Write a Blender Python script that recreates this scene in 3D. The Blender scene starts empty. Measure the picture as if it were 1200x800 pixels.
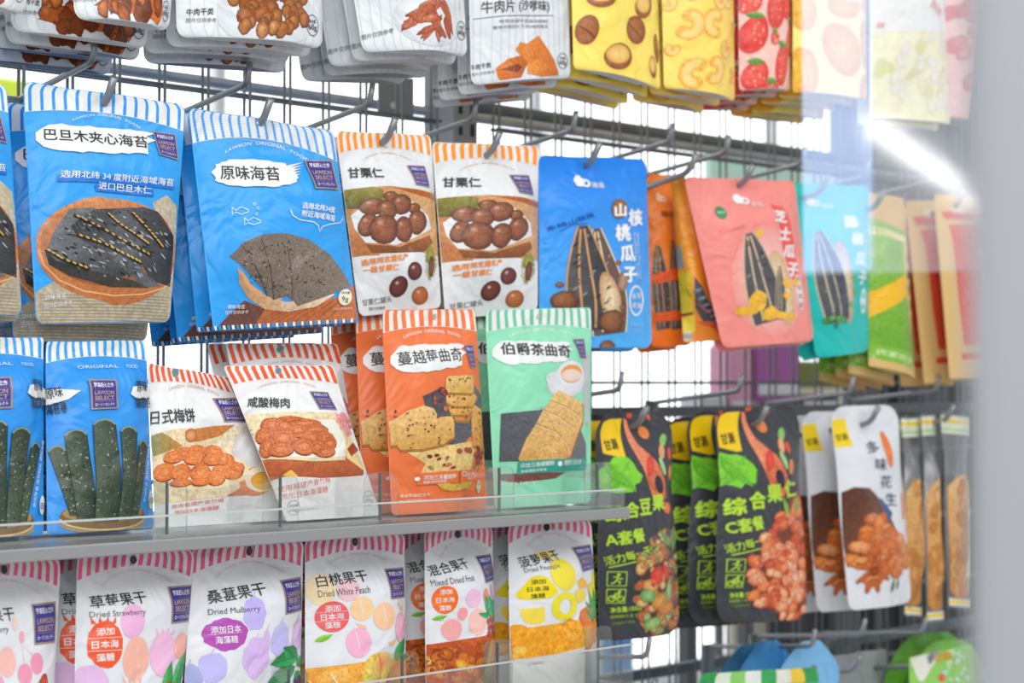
import bpy, bmesh, math, random
import numpy as np
from mathutils import Vector, Matrix
from mathutils.geometry import tessellate_polygon

# ------------------------------------------------------------------ camera, world, lights, exposure
SC = bpy.context.scene
COL = SC.collection
FPX, YAW, PIT = 2000.0, math.radians(48.29), math.radians(1.46)
EYE = np.array([0.0, -1.51, 1.40])
FW = np.array([math.cos(YAW) * math.cos(PIT), math.sin(YAW) * math.cos(PIT), math.sin(PIT)])
RT = np.array([math.sin(YAW), -math.cos(YAW), 0.0])
UP = np.cross(RT, FW)
cam_data = bpy.data.cameras.new('camera')
cam = bpy.data.objects.new('camera', cam_data); COL.objects.link(cam)
cam_data.sensor_width = 36.0; cam_data.lens = FPX / 1200 * 36.0
cam_data.clip_start = 0.02; cam_data.clip_end = 60
m4 = Matrix.Identity(4)
for i_ in range(3):
    m4[i_][0], m4[i_][1], m4[i_][2], m4[i_][3] = RT[i_], UP[i_], -FW[i_], EYE[i_]
cam.matrix_world = m4
cam_data.dof.use_dof = True; cam_data.dof.focus_distance = 1.50; cam_data.dof.aperture_fstop = 5.6
SC.camera = cam
SC.view_settings.view_transform = 'Standard'; SC.view_settings.look = 'None'
SC.view_settings.gamma = 1.0; SC.view_settings.use_curve_mapping = False
SC.view_settings.exposure = 0.0

world = bpy.data.worlds.new('store_light'); SC.world = world
world.use_nodes = True
world.node_tree.nodes['Background'].inputs[0].default_value = (0.95, 0.97, 1.0, 1)
world.node_tree.nodes['Background'].inputs[1].default_value = 0.74

def area_light(name, loc, target, sx, sy, power, color=(1, 1, 1)):
    d = bpy.data.lights.new(name, 'AREA'); d.shape = 'RECTANGLE'; d.size = sx; d.size_y = sy
    d.energy = power; d.color = color
    o = bpy.data.objects.new(name, d); COL.objects.link(o); o.location = loc
    o.rotation_euler = (Vector(target) - Vector(loc)).to_track_quat('-Z', 'Y').to_euler()
    return o
area_light('ceiling_light', (0.6, -2.0, 3.0), (0.9, 0.0, 1.3), 4.0, 1.2, 44)
area_light('ceiling_light', (-1.2, -2.6, 2.4), (0.6, 0.0, 1.3), 1.5, 1.5, 27)
area_light('ceiling_light', (1.2, 1.2, 3.0), (1.2, 1.0, 0), 3.0, 0.8, 25)

# ------------------------------------------------------------------ helpers
def ray(px, py):
    return FW + (px - 600) / FPX * RT - (py - 400) / FPX * UP
def at(px, py, Y):
    d = ray(px, py); t = (Y - EYE[1]) / d[1]
    return EYE + t * d
def project(P):
    d = P - EYE
    z = d @ FW
    return np.stack([600 + FPX * (d @ RT) / z, 400 - FPX * (d @ UP) / z], -1)
def lin(c):
    if isinstance(c, str):
        c = c.lstrip('#'); c = [int(c[i:i + 2], 16) for i in (0, 2, 4)]
    c = [x / 255.0 for x in c[:3]]
    k = 0.93 - 0.12 * max(0.0, (min(c) - 0.7) / 0.3)     # white film is a light grey white
    return [(x / 12.92 if x <= 0.04045 else ((x + 0.055) / 1.055) ** 2.4) * k for x in c]
def smooth(a, b, x):
    t = np.clip((x - a) / (b - a), 0, 1); return t * t * (3 - 2 * t)

MATS = {}
def mat(name, color=(0.8, 0.8, 0.8), rough=0.4, metal=0.0, spec=0.5, alpha=None):
    if name in MATS: return MATS[name]
    m = bpy.data.materials.new(name); m.use_nodes = True
    b = m.node_tree.nodes['Principled BSDF']
    b.inputs['Base Color'].default_value = (*color, 1); b.inputs['Roughness'].default_value = rough
    b.inputs['Metallic'].default_value = metal; b.inputs['Specular IOR Level'].default_value = spec
    MATS[name] = m
    return m
def film_mat(name, rough, bump, noise_amt=0.0, nscale=260.0, spec=0.36):
    """printed plastic film: the print's own colour (attribute) with soft crumple bumps"""
    m = bpy.data.materials.new(name); m.use_nodes = True; nt = m.node_tree; N = nt.nodes; L = nt.links
    b = N['Principled BSDF']; b.inputs['Roughness'].default_value = rough
    b.inputs['Specular IOR Level'].default_value = spec
    at_ = N.new('ShaderNodeAttribute'); at_.attribute_name = 'Col'
    tc = N.new('ShaderNodeTexCoord')
    n1 = N.new('ShaderNodeTexNoise'); n1.inputs['Scale'].default_value = 22; n1.inputs['Detail'].default_value = 2.5
    n1.inputs['Distortion'].default_value = 0.8
    L.new(tc.outputs['Object'], n1.inputs['Vector'])
    bp = N.new('ShaderNodeBump'); bp.inputs['Strength'].default_value = bump; bp.inputs['Distance'].default_value = 0.012
    L.new(n1.outputs['Fac'], bp.inputs['Height']); L.new(bp.outputs['Normal'], b.inputs['Normal'])
    if noise_amt:
        n2 = N.new('ShaderNodeTexNoise'); n2.inputs['Scale'].default_value = nscale; n2.inputs['Detail'].default_value = 4
        n2.inputs['Roughness'].default_value = 0.7
        L.new(tc.outputs['Object'], n2.inputs['Vector'])
        mr = N.new('ShaderNodeMapRange'); mr.inputs['From Min'].default_value = 0.3; mr.inputs['From Max'].default_value = 0.7
        mr.inputs['To Min'].default_value = 1 - noise_amt; mr.inputs['To Max'].default_value = 1 + noise_amt * 0.8
        L.new(n2.outputs['Fac'], mr.inputs['Value'])
        mx = N.new('ShaderNodeVectorMath'); mx.operation = 'SCALE'
        L.new(at_.outputs['Color'], mx.inputs[0]); L.new(mr.outputs['Result'], mx.inputs['Scale'])
        L.new(mx.outputs['Vector'], b.inputs['Base Color'])
    else:
        L.new(at_.outputs['Color'], b.inputs['Base Color'])
    MATS[name] = m
    return m
film_mat('printed_film', 0.32, 0.6)
film_mat('food_photo_print', 0.32, 0.6, 0.32)
film_mat('rough_food_print', 0.34, 0.6, 0.42, 420)
film_mat('matte_paper_print', 0.6, 0.3)
mat('silver_foil', (0.50, 0.50, 0.51), 0.33, 0.75)
mat('hook_steel', (0.25, 0.265, 0.28), 0.36, 0.55)
mat('grid_steel', (0.15, 0.17, 0.19), 0.45, 0.4)
mat('post_paint', (0.22, 0.235, 0.25), 0.5, 0.1)
mat('shelf_paint', (0.27, 0.275, 0.28), 0.42, 0.1)
mat('slot_dark', (0.02, 0.02, 0.02), 0.8)

def link(name, me, parent=None, m=None):
    o = bpy.data.objects.new(name, me); COL.objects.link(o)
    if parent is not None: o.parent = parent
    if m is not None: me.materials.append(MATS[m] if isinstance(m, str) else m)
    return o
def tag(o, label=None, cat=None, group=None, kind=None):
    if label: o['label'] = label
    if cat: o['category'] = cat
    if group: o['group'] = group
    if kind: o['kind'] = kind
    return o
def empty(name, loc):
    o = bpy.data.objects.new(name, None); COL.objects.link(o); o.location = loc; o.empty_display_size = 0.02
    return o
def copy_tree(o, parent=None):
    c = o.copy(); COL.objects.link(c)
    if parent is not None: c.parent = parent
    for ch in list(o.children): copy_tree(ch, c)
    return c
class MB:
    """collects boxes and tubes, builds ONE mesh object"""
    def __init__(s): s.bm = bmesh.new()
    def box(s, c, d, bev=0.0, rot=None):
        r = bmesh.ops.create_cube(s.bm, size=1.0); vs = r['verts']
        bmesh.ops.scale(s.bm, vec=d, verts=vs)
        if bev:
            es = list({e for v in vs for e in v.link_edges})
            rb = bmesh.ops.bevel(s.bm, geom=es, offset=bev, segments=2, affect='EDGES', profile=0.5)
            vs = list({v for f in rb['faces'] for v in f.verts} | {v for v in vs if v.is_valid})
        if rot is not None: bmesh.ops.rotate(s.bm, cent=(0, 0, 0), matrix=rot, verts=vs)
        bmesh.ops.translate(s.bm, vec=c, verts=vs)
        return s
    def tube(s, pts, r, n=10, cap=True):
        pts = [Vector(p) for p in pts]; rings = []
        ref = None
        for i, p in enumerate(pts):
            d = (pts[min(i + 1, len(pts) - 1)] - pts[max(i - 1, 0)]).normalized()
            if ref is None: ref = d.orthogonal().normalized()
            ref = (ref - d * ref.dot(d)).normalized(); b = d.cross(ref)
            rings.append([s.bm.verts.new(p + r * (math.cos(2 * math.pi * k / n) * ref + math.sin(2 * math.pi * k / n) * b)) for k in range(n)])
        for a, b in zip(rings, rings[1:]):
            for k in range(n):
                f = s.bm.faces.new((a[k], a[(k + 1) % n], b[(k + 1) % n], b[k])); f.smooth = True
        if cap:
            s.bm.faces.new(list(reversed(rings[0]))); s.bm.faces.new(rings[-1])
        return s
    def build(s, name, m, parent=None, offset=None):
        if offset is not None: bmesh.ops.translate(s.bm, vec=-Vector(offset), verts=s.bm.verts)
        me = bpy.data.meshes.new(name); s.bm.to_mesh(me); s.bm.free()
        return link(name, me, parent, m)
def bend(pts, r=0.008, n=5):
    """polyline with rounded corners"""
    pts = [Vector(p) for p in pts]; out = [pts[0]]
    for a, b, c in zip(pts, pts[1:], pts[2:]):
        u, v = (a - b), (c - b); k = min(r, u.length * 0.45, v.length * 0.45)
        p, q = b + u.normalized() * k, b + v.normalized() * k
        for i in range(n + 1):
            t = i / n; out.append((1 - t) ** 2 * p + 2 * t * (1 - t) * b + t * t * q)
    return out + [pts[-1]]

# ------------------------------------------------------------------ printed art on a pouch
TXT = {}
def glyphs(body, off):
    key = (body, off)
    if key not in TXT:
        c = bpy.data.curves.new('lettering', 'FONT'); c.body = body; c.resolution_u = 2
        o = bpy.data.objects.new('lettering', c); COL.objects.link(o)
        me = bpy.data.meshes.new_from_object(o.evaluated_get(bpy.context.evaluated_depsgraph_get()))
        me.calc_loop_triangles()
        V = np.array([v.co[:2] for v in me.vertices]).reshape(-1, 2)
        T = np.array([t.vertices[:] for t in me.loop_triangles], int).reshape(-1, 3)
        bpy.data.objects.remove(o); bpy.data.meshes.remove(me); bpy.data.curves.remove(c)
        if off:                                   # heavier strokes: the same letters set three times, slightly shifted
            k = len(V); T = np.concatenate([T, T + k, T + 2 * k]); V = np.concatenate([V + (-off, off * .5), V + (off, off * .5), V + (0, -off)])
        TXT[key] = (V, T)
    return TXT[key]

def subdivide(V, T, L):
    """split triangles until every edge is under L (first two columns are the plane)"""
    V = [tuple(v) for v in V]; T = [tuple(t) for t in T]
    for _ in range(9):
        mid = {}; out = []; any_ = False
        def split(a, b):
            va, vb = V[a], V[b]
            if (va[0] - vb[0]) ** 2 + (va[1] - vb[1]) ** 2 <= L * L: return None
            k = (a, b) if a < b else (b, a)
            if k not in mid:
                mid[k] = len(V); V.append(tuple((x + y) / 2 for x, y in zip(va, vb)))
            return mid[k]
        for a, b, c in T:
            ab, bc, ca = split(a, b), split(b, c), split(c, a)
            n = (ab is not None) + (bc is not None) + (ca is not None)
            if n == 0: out.append((a, b, c)); continue
            any_ = True
            if n == 3: out += [(a, ab, ca), (ab, b, bc), (ca, bc, c), (ab, bc, ca)]
            elif n == 1:
                if ab is not None: out += [(a, ab, c), (ab, b, c)]
                elif bc is not None: out += [(a, b, bc), (a, bc, c)]
                else: out += [(a, b, ca), (ca, b, c)]
            else:
                if ab is None: out += [(a, b, bc), (a, bc, ca), (ca, bc, c)]
                elif bc is None: out += [(b, c, ca), (b, ca, ab), (ab, ca, a)]
                else: out += [(c, a, ab), (c, ab, bc), (bc, ab, b)]
        T = out
        if not any_: break
    return np.array(V), np.array(T, int)

class Art:
    """draws printed shapes in the flat layout of one pouch design; LAYOUT: the four corners (TL, TR, BR, BL) of the layout"""
    def __init__(s, layout, seed=1):
        s.q = np.array(layout, float); s.parts = {}; s.cur = 'print'; s.k = 0; s.r = random.Random(seed)
        # homography layout -> (u, v), u -1..1 left to right, v 1 top .. 0 bottom
        dst = [(-1, 1), (1, 1), (1, 0), (-1, 0)]; A = []; b = []
        for (x, y), (u, v) in zip(s.q, dst):
            A.append([x, y, 1, 0, 0, 0, -u * x, -u * y]); b.append(u)
            A.append([0, 0, 0, x, y, 1, -v * x, -v * y]); b.append(v)
        s.H = np.append(np.linalg.solve(np.array(A), np.array(b)), 1).reshape(3, 3)
        s.Hi = np.linalg.inv(s.H)
    def part(s, n): s.cur = n; return s
    def uv(s, P):
        h = np.c_[P, np.ones(len(P))] @ s.H.T
        return h[:, :2] / h[:, 2:]
    def px(s, U):
        h = np.c_[np.array(U, float), np.ones(len(U))] @ s.Hi.T
        return h[:, :2] / h[:, 2:]
    def add(s, V, T, C, lvl, m):
        """V n x 2 layout points, C n x 3 colours"""
        s.k += 1
        D = np.c_[np.array(V, float), np.array(C, float)]
        D, T = subdivide(D, T, s.L)
        s.parts.setdefault(s.cur, []).append((s.uv(D[:, :2]), D[:, 2:], T, lvl * 5.5e-5 + s.k * 4e-6, m))
        return s
    L = 6.0
    def poly(s, pts, col, lvl=1, m='printed_film', col2=None, axis=(0, 1)):
        pts = [tuple(p) for p in pts]
        T = tessellate_polygon([[Vector((x, y, 0)) for x, y in pts]])
        if col2 is None: C = [lin(col)] * len(pts)
        else:
            d = np.array(pts) @ np.array(axis, float); f = (d - d.min()) / max(np.ptp(d), 1e-6)
            C = np.outer(1 - f, lin(col)) + np.outer(f, lin(col2))
        return s.add(pts, T, C, lvl, m)
    def ell(s, cx, cy, rx, ry, col, rot=0, edge=None, lvl=2, m='printed_film', n=18, wob=0, hi=(0, 0)):
        """ellipse with the printed photo's own soft modelling towards an edge colour"""
        c, si = math.cos(math.radians(rot)), math.sin(math.radians(rot))
        V = [(cx + hi[0] * rx, cy + hi[1] * ry)]; C = [lin(col)]; e = lin(edge if edge is not None else col); mid_ = [0.55 * a + 0.45 * b for a, b in zip(lin(col), e)]
        ws = [1 + wob * s.r.uniform(-1, 1) for _ in range(n)]
        for f, cc in ((0.65, mid_), (1.0, e)):
            for k in range(n):
                a = 2 * math.pi * k / n; x, y = rx * f * ws[k] * math.cos(a), ry * f * ws[k] * math.sin(a)
                h = 1 - f
                V.append((cx + hi[0] * rx * h + x * c - y * si, cy + hi[1] * ry * h + x * si + y * c)); C.append(cc)
        T = []
        for k in range(n):
            j = (k + 1) % n
            T += [(0, 1 + k, 1 + j), (1 + k, 1 + n + k, 1 + n + j), (1 + k, 1 + n + j, 1 + j)]
        return s.add(V, T, C, lvl, m)
    def line(s, pts, w, col, lvl=3, m='printed_film', closed=False):
        pts = [Vector((*p, 0)) for p in pts]
        if closed: pts = pts + [pts[0], pts[1]]
        V = []; T = []
        for i, p in enumerate(pts):
            d = (pts[min(i + 1, len(pts) - 1)] - pts[max(i - 1, 0)]).normalized(); n_ = Vector((-d.y, d.x, 0)) * w / 2
            V += [(p + n_)[:2], (p - n_)[:2]]
            if i: T += [(2 * i - 2, 2 * i - 1, 2 * i + 1), (2 * i - 2, 2 * i + 1, 2 * i)]
        return s.add(V, T, [lin(col)] * len(V), lvl, m)
    def ring(s, cx, cy, rx, ry, w, col, lvl=3, n=22):
        return s.line([(cx + rx * math.cos(2 * math.pi * k / n), cy + ry * math.sin(2 * math.pi * k / n)) for k in range(n)], w, col, lvl, closed=True)
    def text(s, body, x0, y0, x1, y1, h, col, lvl=5, off=0.012, arc=0.0):
        """lettering whose middle line runs from (x0,y0) to (x1,y1), h high"""
        V, T = glyphs(body, off)
        if not len(T): return s
        lo, hi = V.min(0), V.max(0)
        f = (V[:, 0] - lo[0]) / max(hi[0] - lo[0], 1e-6); g = (V[:, 1] - lo[1]) / max(hi[1] - lo[1], 1e-6) - 0.5
        d = math.hypot(x1 - x0, y1 - y0); nx, ny = (y1 - y0) / d, -(x1 - x0) / d
        X = x0 + f * (x1 - x0) + g * h * nx; Y = y0 + f * (y1 - y0) + g * h * ny - arc * (1 - (2 * f - 1) ** 2)
        return s.add(np.c_[X, Y], T, [lin(col)] * len(V), lvl, 'printed_film')
    def down(s, body, x0, y0, x1, y1, size, col, lvl=5, off=0.02):
        """characters one under the other"""
        n = len(body)
        for i, ch in enumerate(body):
            f = i / max(n - 1, 1); x, y = x0 + f * (x1 - x0), y0 + f * (y1 - y0)
            s.text(ch, x - size / 2, y, x + size / 2, y, size, col, lvl, off)
        return s
    def blot(s, cx, cy, rx, ry, col, lvl=2, rough=0.06, n=40, rot=0, m='printed_film', seed=None, e=1.0):
        r = random.Random(seed if seed is not None else s.r.random()); c, si = math.cos(math.radians(rot)), math.sin(math.radians(rot)); P = []
        for k in range(n):
            a = 2 * math.pi * k / n; f = 1 + rough * r.uniform(-1, 1)
            x = rx * f * math.copysign(abs(math.cos(a)) ** e, math.cos(a)); y = ry * f * math.copysign(abs(math.sin(a)) ** e, math.sin(a))
            P.append((cx + x * c - y * si, cy + x * si + y * c))
        return s.poly(P, col, lvl, m)
    def brush(s, x0, y0, x1, y1, h, col='#f4f5f4', lvl=2):
        """white brush stroke with a ragged right end"""
        r = s.r; P = []; n = 16
        for i in range(n + 1):
            f = i / n; e = 1 - (1 - min(f * 5, 1)) ** 2
            P.append((x0 + f * (x1 - x0), y0 + f * (y1 - y0) - h / 2 * (0.25 + 0.75 * e) * (1 + 0.08 * r.uniform(-1, 1)) * (1 - 0.18 * f)))
        for i in range(4):
            f = i / 4
            P.append((x1 + (x1 - x0) * (0.10 if i % 2 == 0 else 0.01), y1 + h * (-0.34 + 0.5 * f)))
        for i in range(n, -1, -1):
            f = i / n; e = 1 - (1 - min(f * 5, 1)) ** 2
            P.append((x0 + f * (x1 - x0), y0 + f * (y1 - y0) + h / 2 * (0.25 + 0.75 * e) * (1 + 0.08 * r.uniform(-1, 1)) * (1 - 0.45 * max(f - 0.5, 0))))
        return s.poly(P, col, lvl)
    def header(s, n, hc, hs, stripe, base='#eef0ee', skew=0.0, ratio=0.42, text=None, tcol='#ffffff', ty=0.022, th=0.02, tw=0.55):
        """striped band along the top; hc, hs: its depth at the middle and the sides (fraction of the height)"""
        s.part('striped_header')
        M = 24
        low = [(-1 + 2 * i / M, 1 - (hs + (hc - hs) * (1 - (-1 + 2 * i / M) ** 2))) for i in range(M + 1)]
        s.poly(s.px([(u, 1.0) for u, _ in reversed(low)] + low), base, 1)
        for i in range(n):
            c = -1 + 2 * (i + 0.5) / n; w = ratio / n
            f = lambda u: 1 - (hs + (hc - hs) * (1 - u * u)) + 0.002
            s.poly(s.px([(c - w, 1.0), (c + w, 1.0), (c + w + skew, f(c + w + skew)), (c - w + skew, f(c - w + skew))]), stripe, 2)
        if text:
            s.part('printed_lettering')
            a, b, m_ = s.px([(-tw, 1 - hs - ty), (tw, 1 - hs - ty), (0, 1 - hc - ty)])
            hh = th * abs(s.px([(0, 0)])[0][1] - s.px([(0, 1)])[0][1])
            s.text(text, a[0], a[1], b[0], b[1], hh, tcol, 3, 0.0, arc=(a[1] + b[1]) / 2 - m_[1])
        return s
    def badge(s, q, sel=True):
        """dark purple square label with a tan border"""
        s.part('brand_badge')
        q = [np.array(p, float) for p in q]
        def g(u, v): return (1 - v) * ((1 - u) * q[0] + u * q[1]) + v * ((1 - u) * q[3] + u * q[2])
        s.poly(q, '#a08a78', 3)
        s.poly([g(.06, .05), g(.94, .05), g(.94, .95), g(.06, .95)], '#3f3590', 4)
        hh = np.linalg.norm(q[3] - q[0])
        s.part('badge_lettering')
        def t(b, v, h, c, u0=.14, u1=.86): s.text(b, *g(u0, v), *g(u1, v), h * hh, c, 6, 0.02)
        t('罗森匠心之作', .19, .15, '#ffffff')
        t('LAWSON', .44, .14, '#c2a884'); t('SELECT', .62, .14, '#c2a884')
        t('ローソンセレクト', .84, .11, '#ffffff')
        a, b = g(.12, .735), g(.88, .735); s.line([a, b], hh * .012, '#a08a78', 6)
        return s
    def pile(s, pts_or_ell, n, rx, ry, cols, edge, m='food_photo_print', lvl=4, spread=0.25, wob=0.1, rot=(0, 180)):
        """a heap of small printed pieces inside an ellipse (cx, cy, a, b) or a polygon"""
        r = s.r; got = []
        if len(pts_or_ell) == 4 and not hasattr(pts_or_ell[0], '__len__'):
            cx, cy, a, b = pts_or_ell
            while len(got) < n:
                x, y = r.uniform(-1, 1), r.uniform(-1, 1)
                if x * x + y * y <= 1: got.append((cx + a * x, cy + b * y))
        else:
            P = pts_or_ell; xs = [p[0] for p in P]; ys = [p[1] for p in P]
            while len(got) < n:
                x, y = r.uniform(min(xs), max(xs)), r.uniform(min(ys), max(ys)); ins = False
                for (x1, y1), (x2, y2) in zip(P, P[1:] + P[:1]):
                    if (y1 > y) != (y2 > y) and x < (x2 - x1) * (y - y1) / (y2 - y1) + x1: ins = not ins
                if ins: got.append((x, y))
        got.sort(key=lambda p: p[1] + r.uniform(-3, 3))
        for x, y in got:
            k = 1 + r.uniform(-spread, spread); i = r.randrange(len(cols))
            s.ell(x, y, rx * k, ry * k, cols[i], r.uniform(*rot), edge[i % len(edge)] if not isinstance(edge, str) else edge, lvl, m, 11, wob, hi=(-.2, -.25))
        return s
    def leaf(s, x0, y0, x1, y1, w, col, dark, lvl=4, teeth=0):
        a, b = np.array((x0, y0), float), np.array((x1, y1), float); d = b - a; nrm = np.array((-d[1], d[0])) / np.linalg.norm(d)
        up, dn = [], []; n = 9
        for i in range(n + 1):
            f = i / n; ww = w * math.sin(math.pi * f ** 0.8) * (1 + (0.12 if teeth and i % 2 else 0))
            up.append(a + d * f + nrm * ww); dn.append(a + d * f - nrm * ww)
        s.poly(up + [b + d * .02] + list(reversed(dn)), col, lvl, 'food_photo_print', dark, axis=tuple(nrm))
        return s.line([a, b], max(w * .12, .5), dark, lvl + 1)
# ------------------------------------------------------------------ pouch builder
def pouch(name, label, cat, group, quad, Y, art=None, base='#ffffff', T=0.016, hs=0.10, rt=0.008, rb=0.008, gusset=0.0,
          sag=0.0, back=0.1, waist=None, rty=None, film='printed_film', foil='silver_foil', phase=0.0, gh=0.012, pw=2.4, hole=None, holecol='#2a2a2e', stand=None, nu=36, nv=40):
    if not hasattr(Y, '__len__'): Y = (Y, Y, Y, Y)
    if len(Y) == 2: Y = (Y[0], Y[0], Y[1], Y[1])
    TL, TR, BR, BL = [at(p[0], p[1], y) for p, y in zip(quad, Y)]
    if stand is not None:                       # stands on a shelf tray: keep the layout, set the bottom edge on the tray
        BR[2] = BL[2] = stand
    org = (BL + BR) / 2
    TL, TR, BR, BL = TL - org, TR - org, BR - org, BL - org
    nrm = np.cross(BR - BL + TR - TL, TL - BL + TR - BR); nrm /= np.linalg.norm(nrm)
    if nrm[1] > 0: nrm = -nrm
    Wm = (np.linalg.norm(TR - TL) + np.linalg.norm(BR - BL)) / 4; Hm = (np.linalg.norm(TL - BL) + np.linalg.norm(TR - BR)) / 2
    rty = rty or rt
    def base_pt(u, v):
        if rt:
            q = np.clip((rty - (1 - v) * Hm) / rty, 0, 1); u = u * (1 - rt * (1 - np.sqrt(1 - q * q)) / Wm)
        if rb:
            q = np.clip((rb - v * Hm) / rb, 0, 1); u = u * (1 - rb * (1 - np.sqrt(1 - q * q)) / Wm)
        if waist is not None: u = u * waist(v)
        f = ((u + 1) / 2)[:, None]; g = v[:, None]
        P = (1 - g) * ((1 - f) * BL + f * BR) + g * ((1 - f) * TL + f * TR)
        P = P + np.outer(-sag * (1 - u * u) * (1 - smooth(0, 0.25, v)), np.array([0, 0, 1.0]))
        return P, u
    def puff(u, v):
        top = 1 - smooth(1 - hs - 0.22, 1 - hs + 0.01, v)
        bot = gusset + (1 - gusset) * smooth(0, 0.3, v)
        b = T * (1 - np.abs(u) ** pw) * top * bot
        w = 0.0022 * (1 - u * u) * (np.sin(3.1 * u + 5.3 * v + phase) + 0.7 * np.sin(-2.2 * u + 8.1 * v + 1.7 * phase)) * top * (0.25 + bot)
        c = 0.0016 * np.sin(5 * u + phase) * smooth(1 - hs * 1.2, 1.0, v)
        return b + w * (bot if not gusset else 1) + c
    def front(u, v):
        u, v = np.asarray(u, float), np.asarray(v, float)
        P, ue = base_pt(u, v)
        return P + puff(u, v)[:, None] * nrm
    def rear(u, v):
        P, ue = base_pt(u, v)
        bot = gusset + (1 - gusset) * smooth(0, 0.3, v)
        return P - (back * T * (1 - np.abs(u) ** pw) * (1 - smooth(1 - hs - 0.22, 1 - hs + 0.01, v)) * bot)[:, None] * nrm + np.outer(puff(u, v) * 0 + 0.0016 * np.sin(5 * u + phase) * smooth(1 - hs * 1.2, 1.0, v) - 0.0004 * (1 - np.abs(u) ** 8), nrm)
    def normals(u, v, fn):
        e = 0.01
        a = fn(np.clip(u + e, -1, 1), v) - fn(np.clip(u - e, -1, 1), v); b = fn(u, np.clip(v + e, 0, 1)) - fn(u, np.clip(v - e, 0, 1))
        n = np.cross(a, b); n /= np.maximum(np.linalg.norm(n, axis=1), 1e-12)[:, None]
        return n
    root = tag(empty(name, org), label, cat, group)
    # body: front sheet and back sheet meeting along the seals
    us = np.sin(np.linspace(-1, 1, nu + 1) * math.pi / 2 * 0.9) / math.sin(math.pi / 2 * 0.9)
    vs = 0.5 + 0.5 * np.sin(np.linspace(-1, 1, nv + 1) * math.pi / 2 * 0.93) / math.sin(math.pi / 2 * 0.93)
    UU, VV = np.meshgrid(us, vs); fu, fv = UU.ravel(), VV.ravel()
    F = front(fu, fv); B = rear(fu, fv); n1 = nu + 1
    V = np.r_[F, B]; faces = []; off = len(F)
    for j in range(nv):
        for i in range(nu):
            a = j * n1 + i; faces.append((a, a + 1, a + 1 + n1, a + n1)); faces.append((off + a, off + a + n1, off + a + 1 + n1, off + a + 1))
    for j in range(nv):
        a = j * n1; faces.append((a, a + n1, off + a + n1, off + a)); b = a + nu; faces.append((b, off + b, off + b + n1, b + n1))
    for i in range(nu):
        a = nv * n1 + i; faces.append((a, a + 1, off + a + 1, off + a))
        if not gusset: faces.append((i, off + i, off + i + 1, i + 1))
    me = bpy.data.meshes.new('pouch_body'); me.from_pydata(V.tolist(), [], faces); me.update()
    col = me.color_attributes.new('Col', 'FLOAT_COLOR', 'POINT')
    if isinstance(base, (tuple, list)):   # printed two-tone film, top colour to bottom colour
        t_ = np.r_[fv, fv][:, None]; cc = t_ * np.array(lin(base[0])) + (1 - t_) * np.array(lin(base[1]))
    else: cc = np.tile(lin(base), (len(V), 1))
    col.data.foreach_set('color', np.c_[cc, np.ones(len(V))].astype(np.float32).ravel())
    me.polygons.foreach_set('use_smooth', [True] * len(faces))
    link('pouch_body', me, root, film)
    if gusset:
        g_u = us; Fe = front(g_u, np.zeros(n1)); Be = rear(g_u, np.zeros(n1)); rows = []
        for t in (0, 0.25, 0.5, 0.75, 1):
            h = gh * (1 - abs(2 * t - 1)) * (1 - g_u ** 4)
            rows.append((1 - t) * Fe + t * Be + np.outer(h, [0, 0, 1]))
        Vg = np.concatenate(rows); fg = [(r * n1 + i, r * n1 + i + 1, (r + 1) * n1 + i + 1, (r + 1) * n1 + i) for r in range(4) for i in range(nu)]
        mg = bpy.data.meshes.new('bottom_gusset'); mg.from_pydata(Vg.tolist(), [], fg); mg.update()
        mg.polygons.foreach_set('use_smooth', [True] * len(fg))
        if foil in ('printed_film', 'matte_paper_print'):
            ca = mg.color_attributes.new('Col', 'FLOAT_COLOR', 'POINT')
            ca.data.foreach_set('color', np.tile(lin(base if isinstance(base, str) else base[1]) + [1], (len(Vg), 1)).astype(np.float32).ravel())
        link('bottom_gusset', mg, root, foil)
    if art is not None:
        if hole:
            art.part('hang_hole'); art.ell(hole[0], hole[1], hole[2], hole[2] * 1.15, holecol, lvl=4, n=14)
        for extra_ in ('printed_lettering',):      # small print belongs to the printed picture of the pouch
            if extra_ in art.parts: art.parts.setdefault('food_print', []).extend(art.parts.pop(extra_))
        kids = {'badge_lettering': 'brand_badge', 'hang_hole': 'striped_header'}; made = {}
        for pname, lst in sorted(art.parts.items(), key=lambda kv: kv[0] in kids):
            VV_, CC_, TT_, NN_, mats, mi = [], [], [], [], [], []
            n0 = 0
            for uv, C, T_, o_, m in lst:
                u = np.clip(uv[:, 0], -0.99, 0.99); v = np.clip(uv[:, 1], 0.003, 0.997)
                N = normals(u, v, front); P = front(u, v) + N * (0.0002 + o_)
                if not len(T_): continue
                tri = P[T_]; g = np.cross(tri[:, 1] - tri[:, 0], tri[:, 2] - tri[:, 0])
                flip = (g * N[T_[:, 0]]).sum(1) < 0; T2 = T_.copy(); T2[flip] = T2[flip][:, ::-1]
                keep = np.linalg.norm(g, axis=1) > 1e-12; T2 = T2[keep]
                if m not in mats: mats.append(m)
                VV_.append(P); CC_.append(C); NN_.append(N); TT_.append(T2 + n0); mi += [mats.index(m)] * len(T2); n0 += len(P)
            if not TT_: continue
            Vp = np.concatenate(VV_); Tp = np.concatenate(TT_); Np = np.concatenate(NN_)
            me = bpy.data.meshes.new(pname); me.from_pydata(Vp.tolist(), [], Tp.tolist()); me.update()
            ca = me.color_attributes.new('Col', 'FLOAT_COLOR', 'POINT')
            ca.data.foreach_set('color', np.c_[np.concatenate(CC_), np.ones(len(Vp))].astype(np.float32).ravel())
            for m in mats: me.materials.append(MATS[m])
            me.polygons.foreach_set('material_index', mi); me.polygons.foreach_set('use_smooth', [True] * len(Tp))
            me.normals_split_custom_set_from_vertices(Np.tolist())
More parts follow.
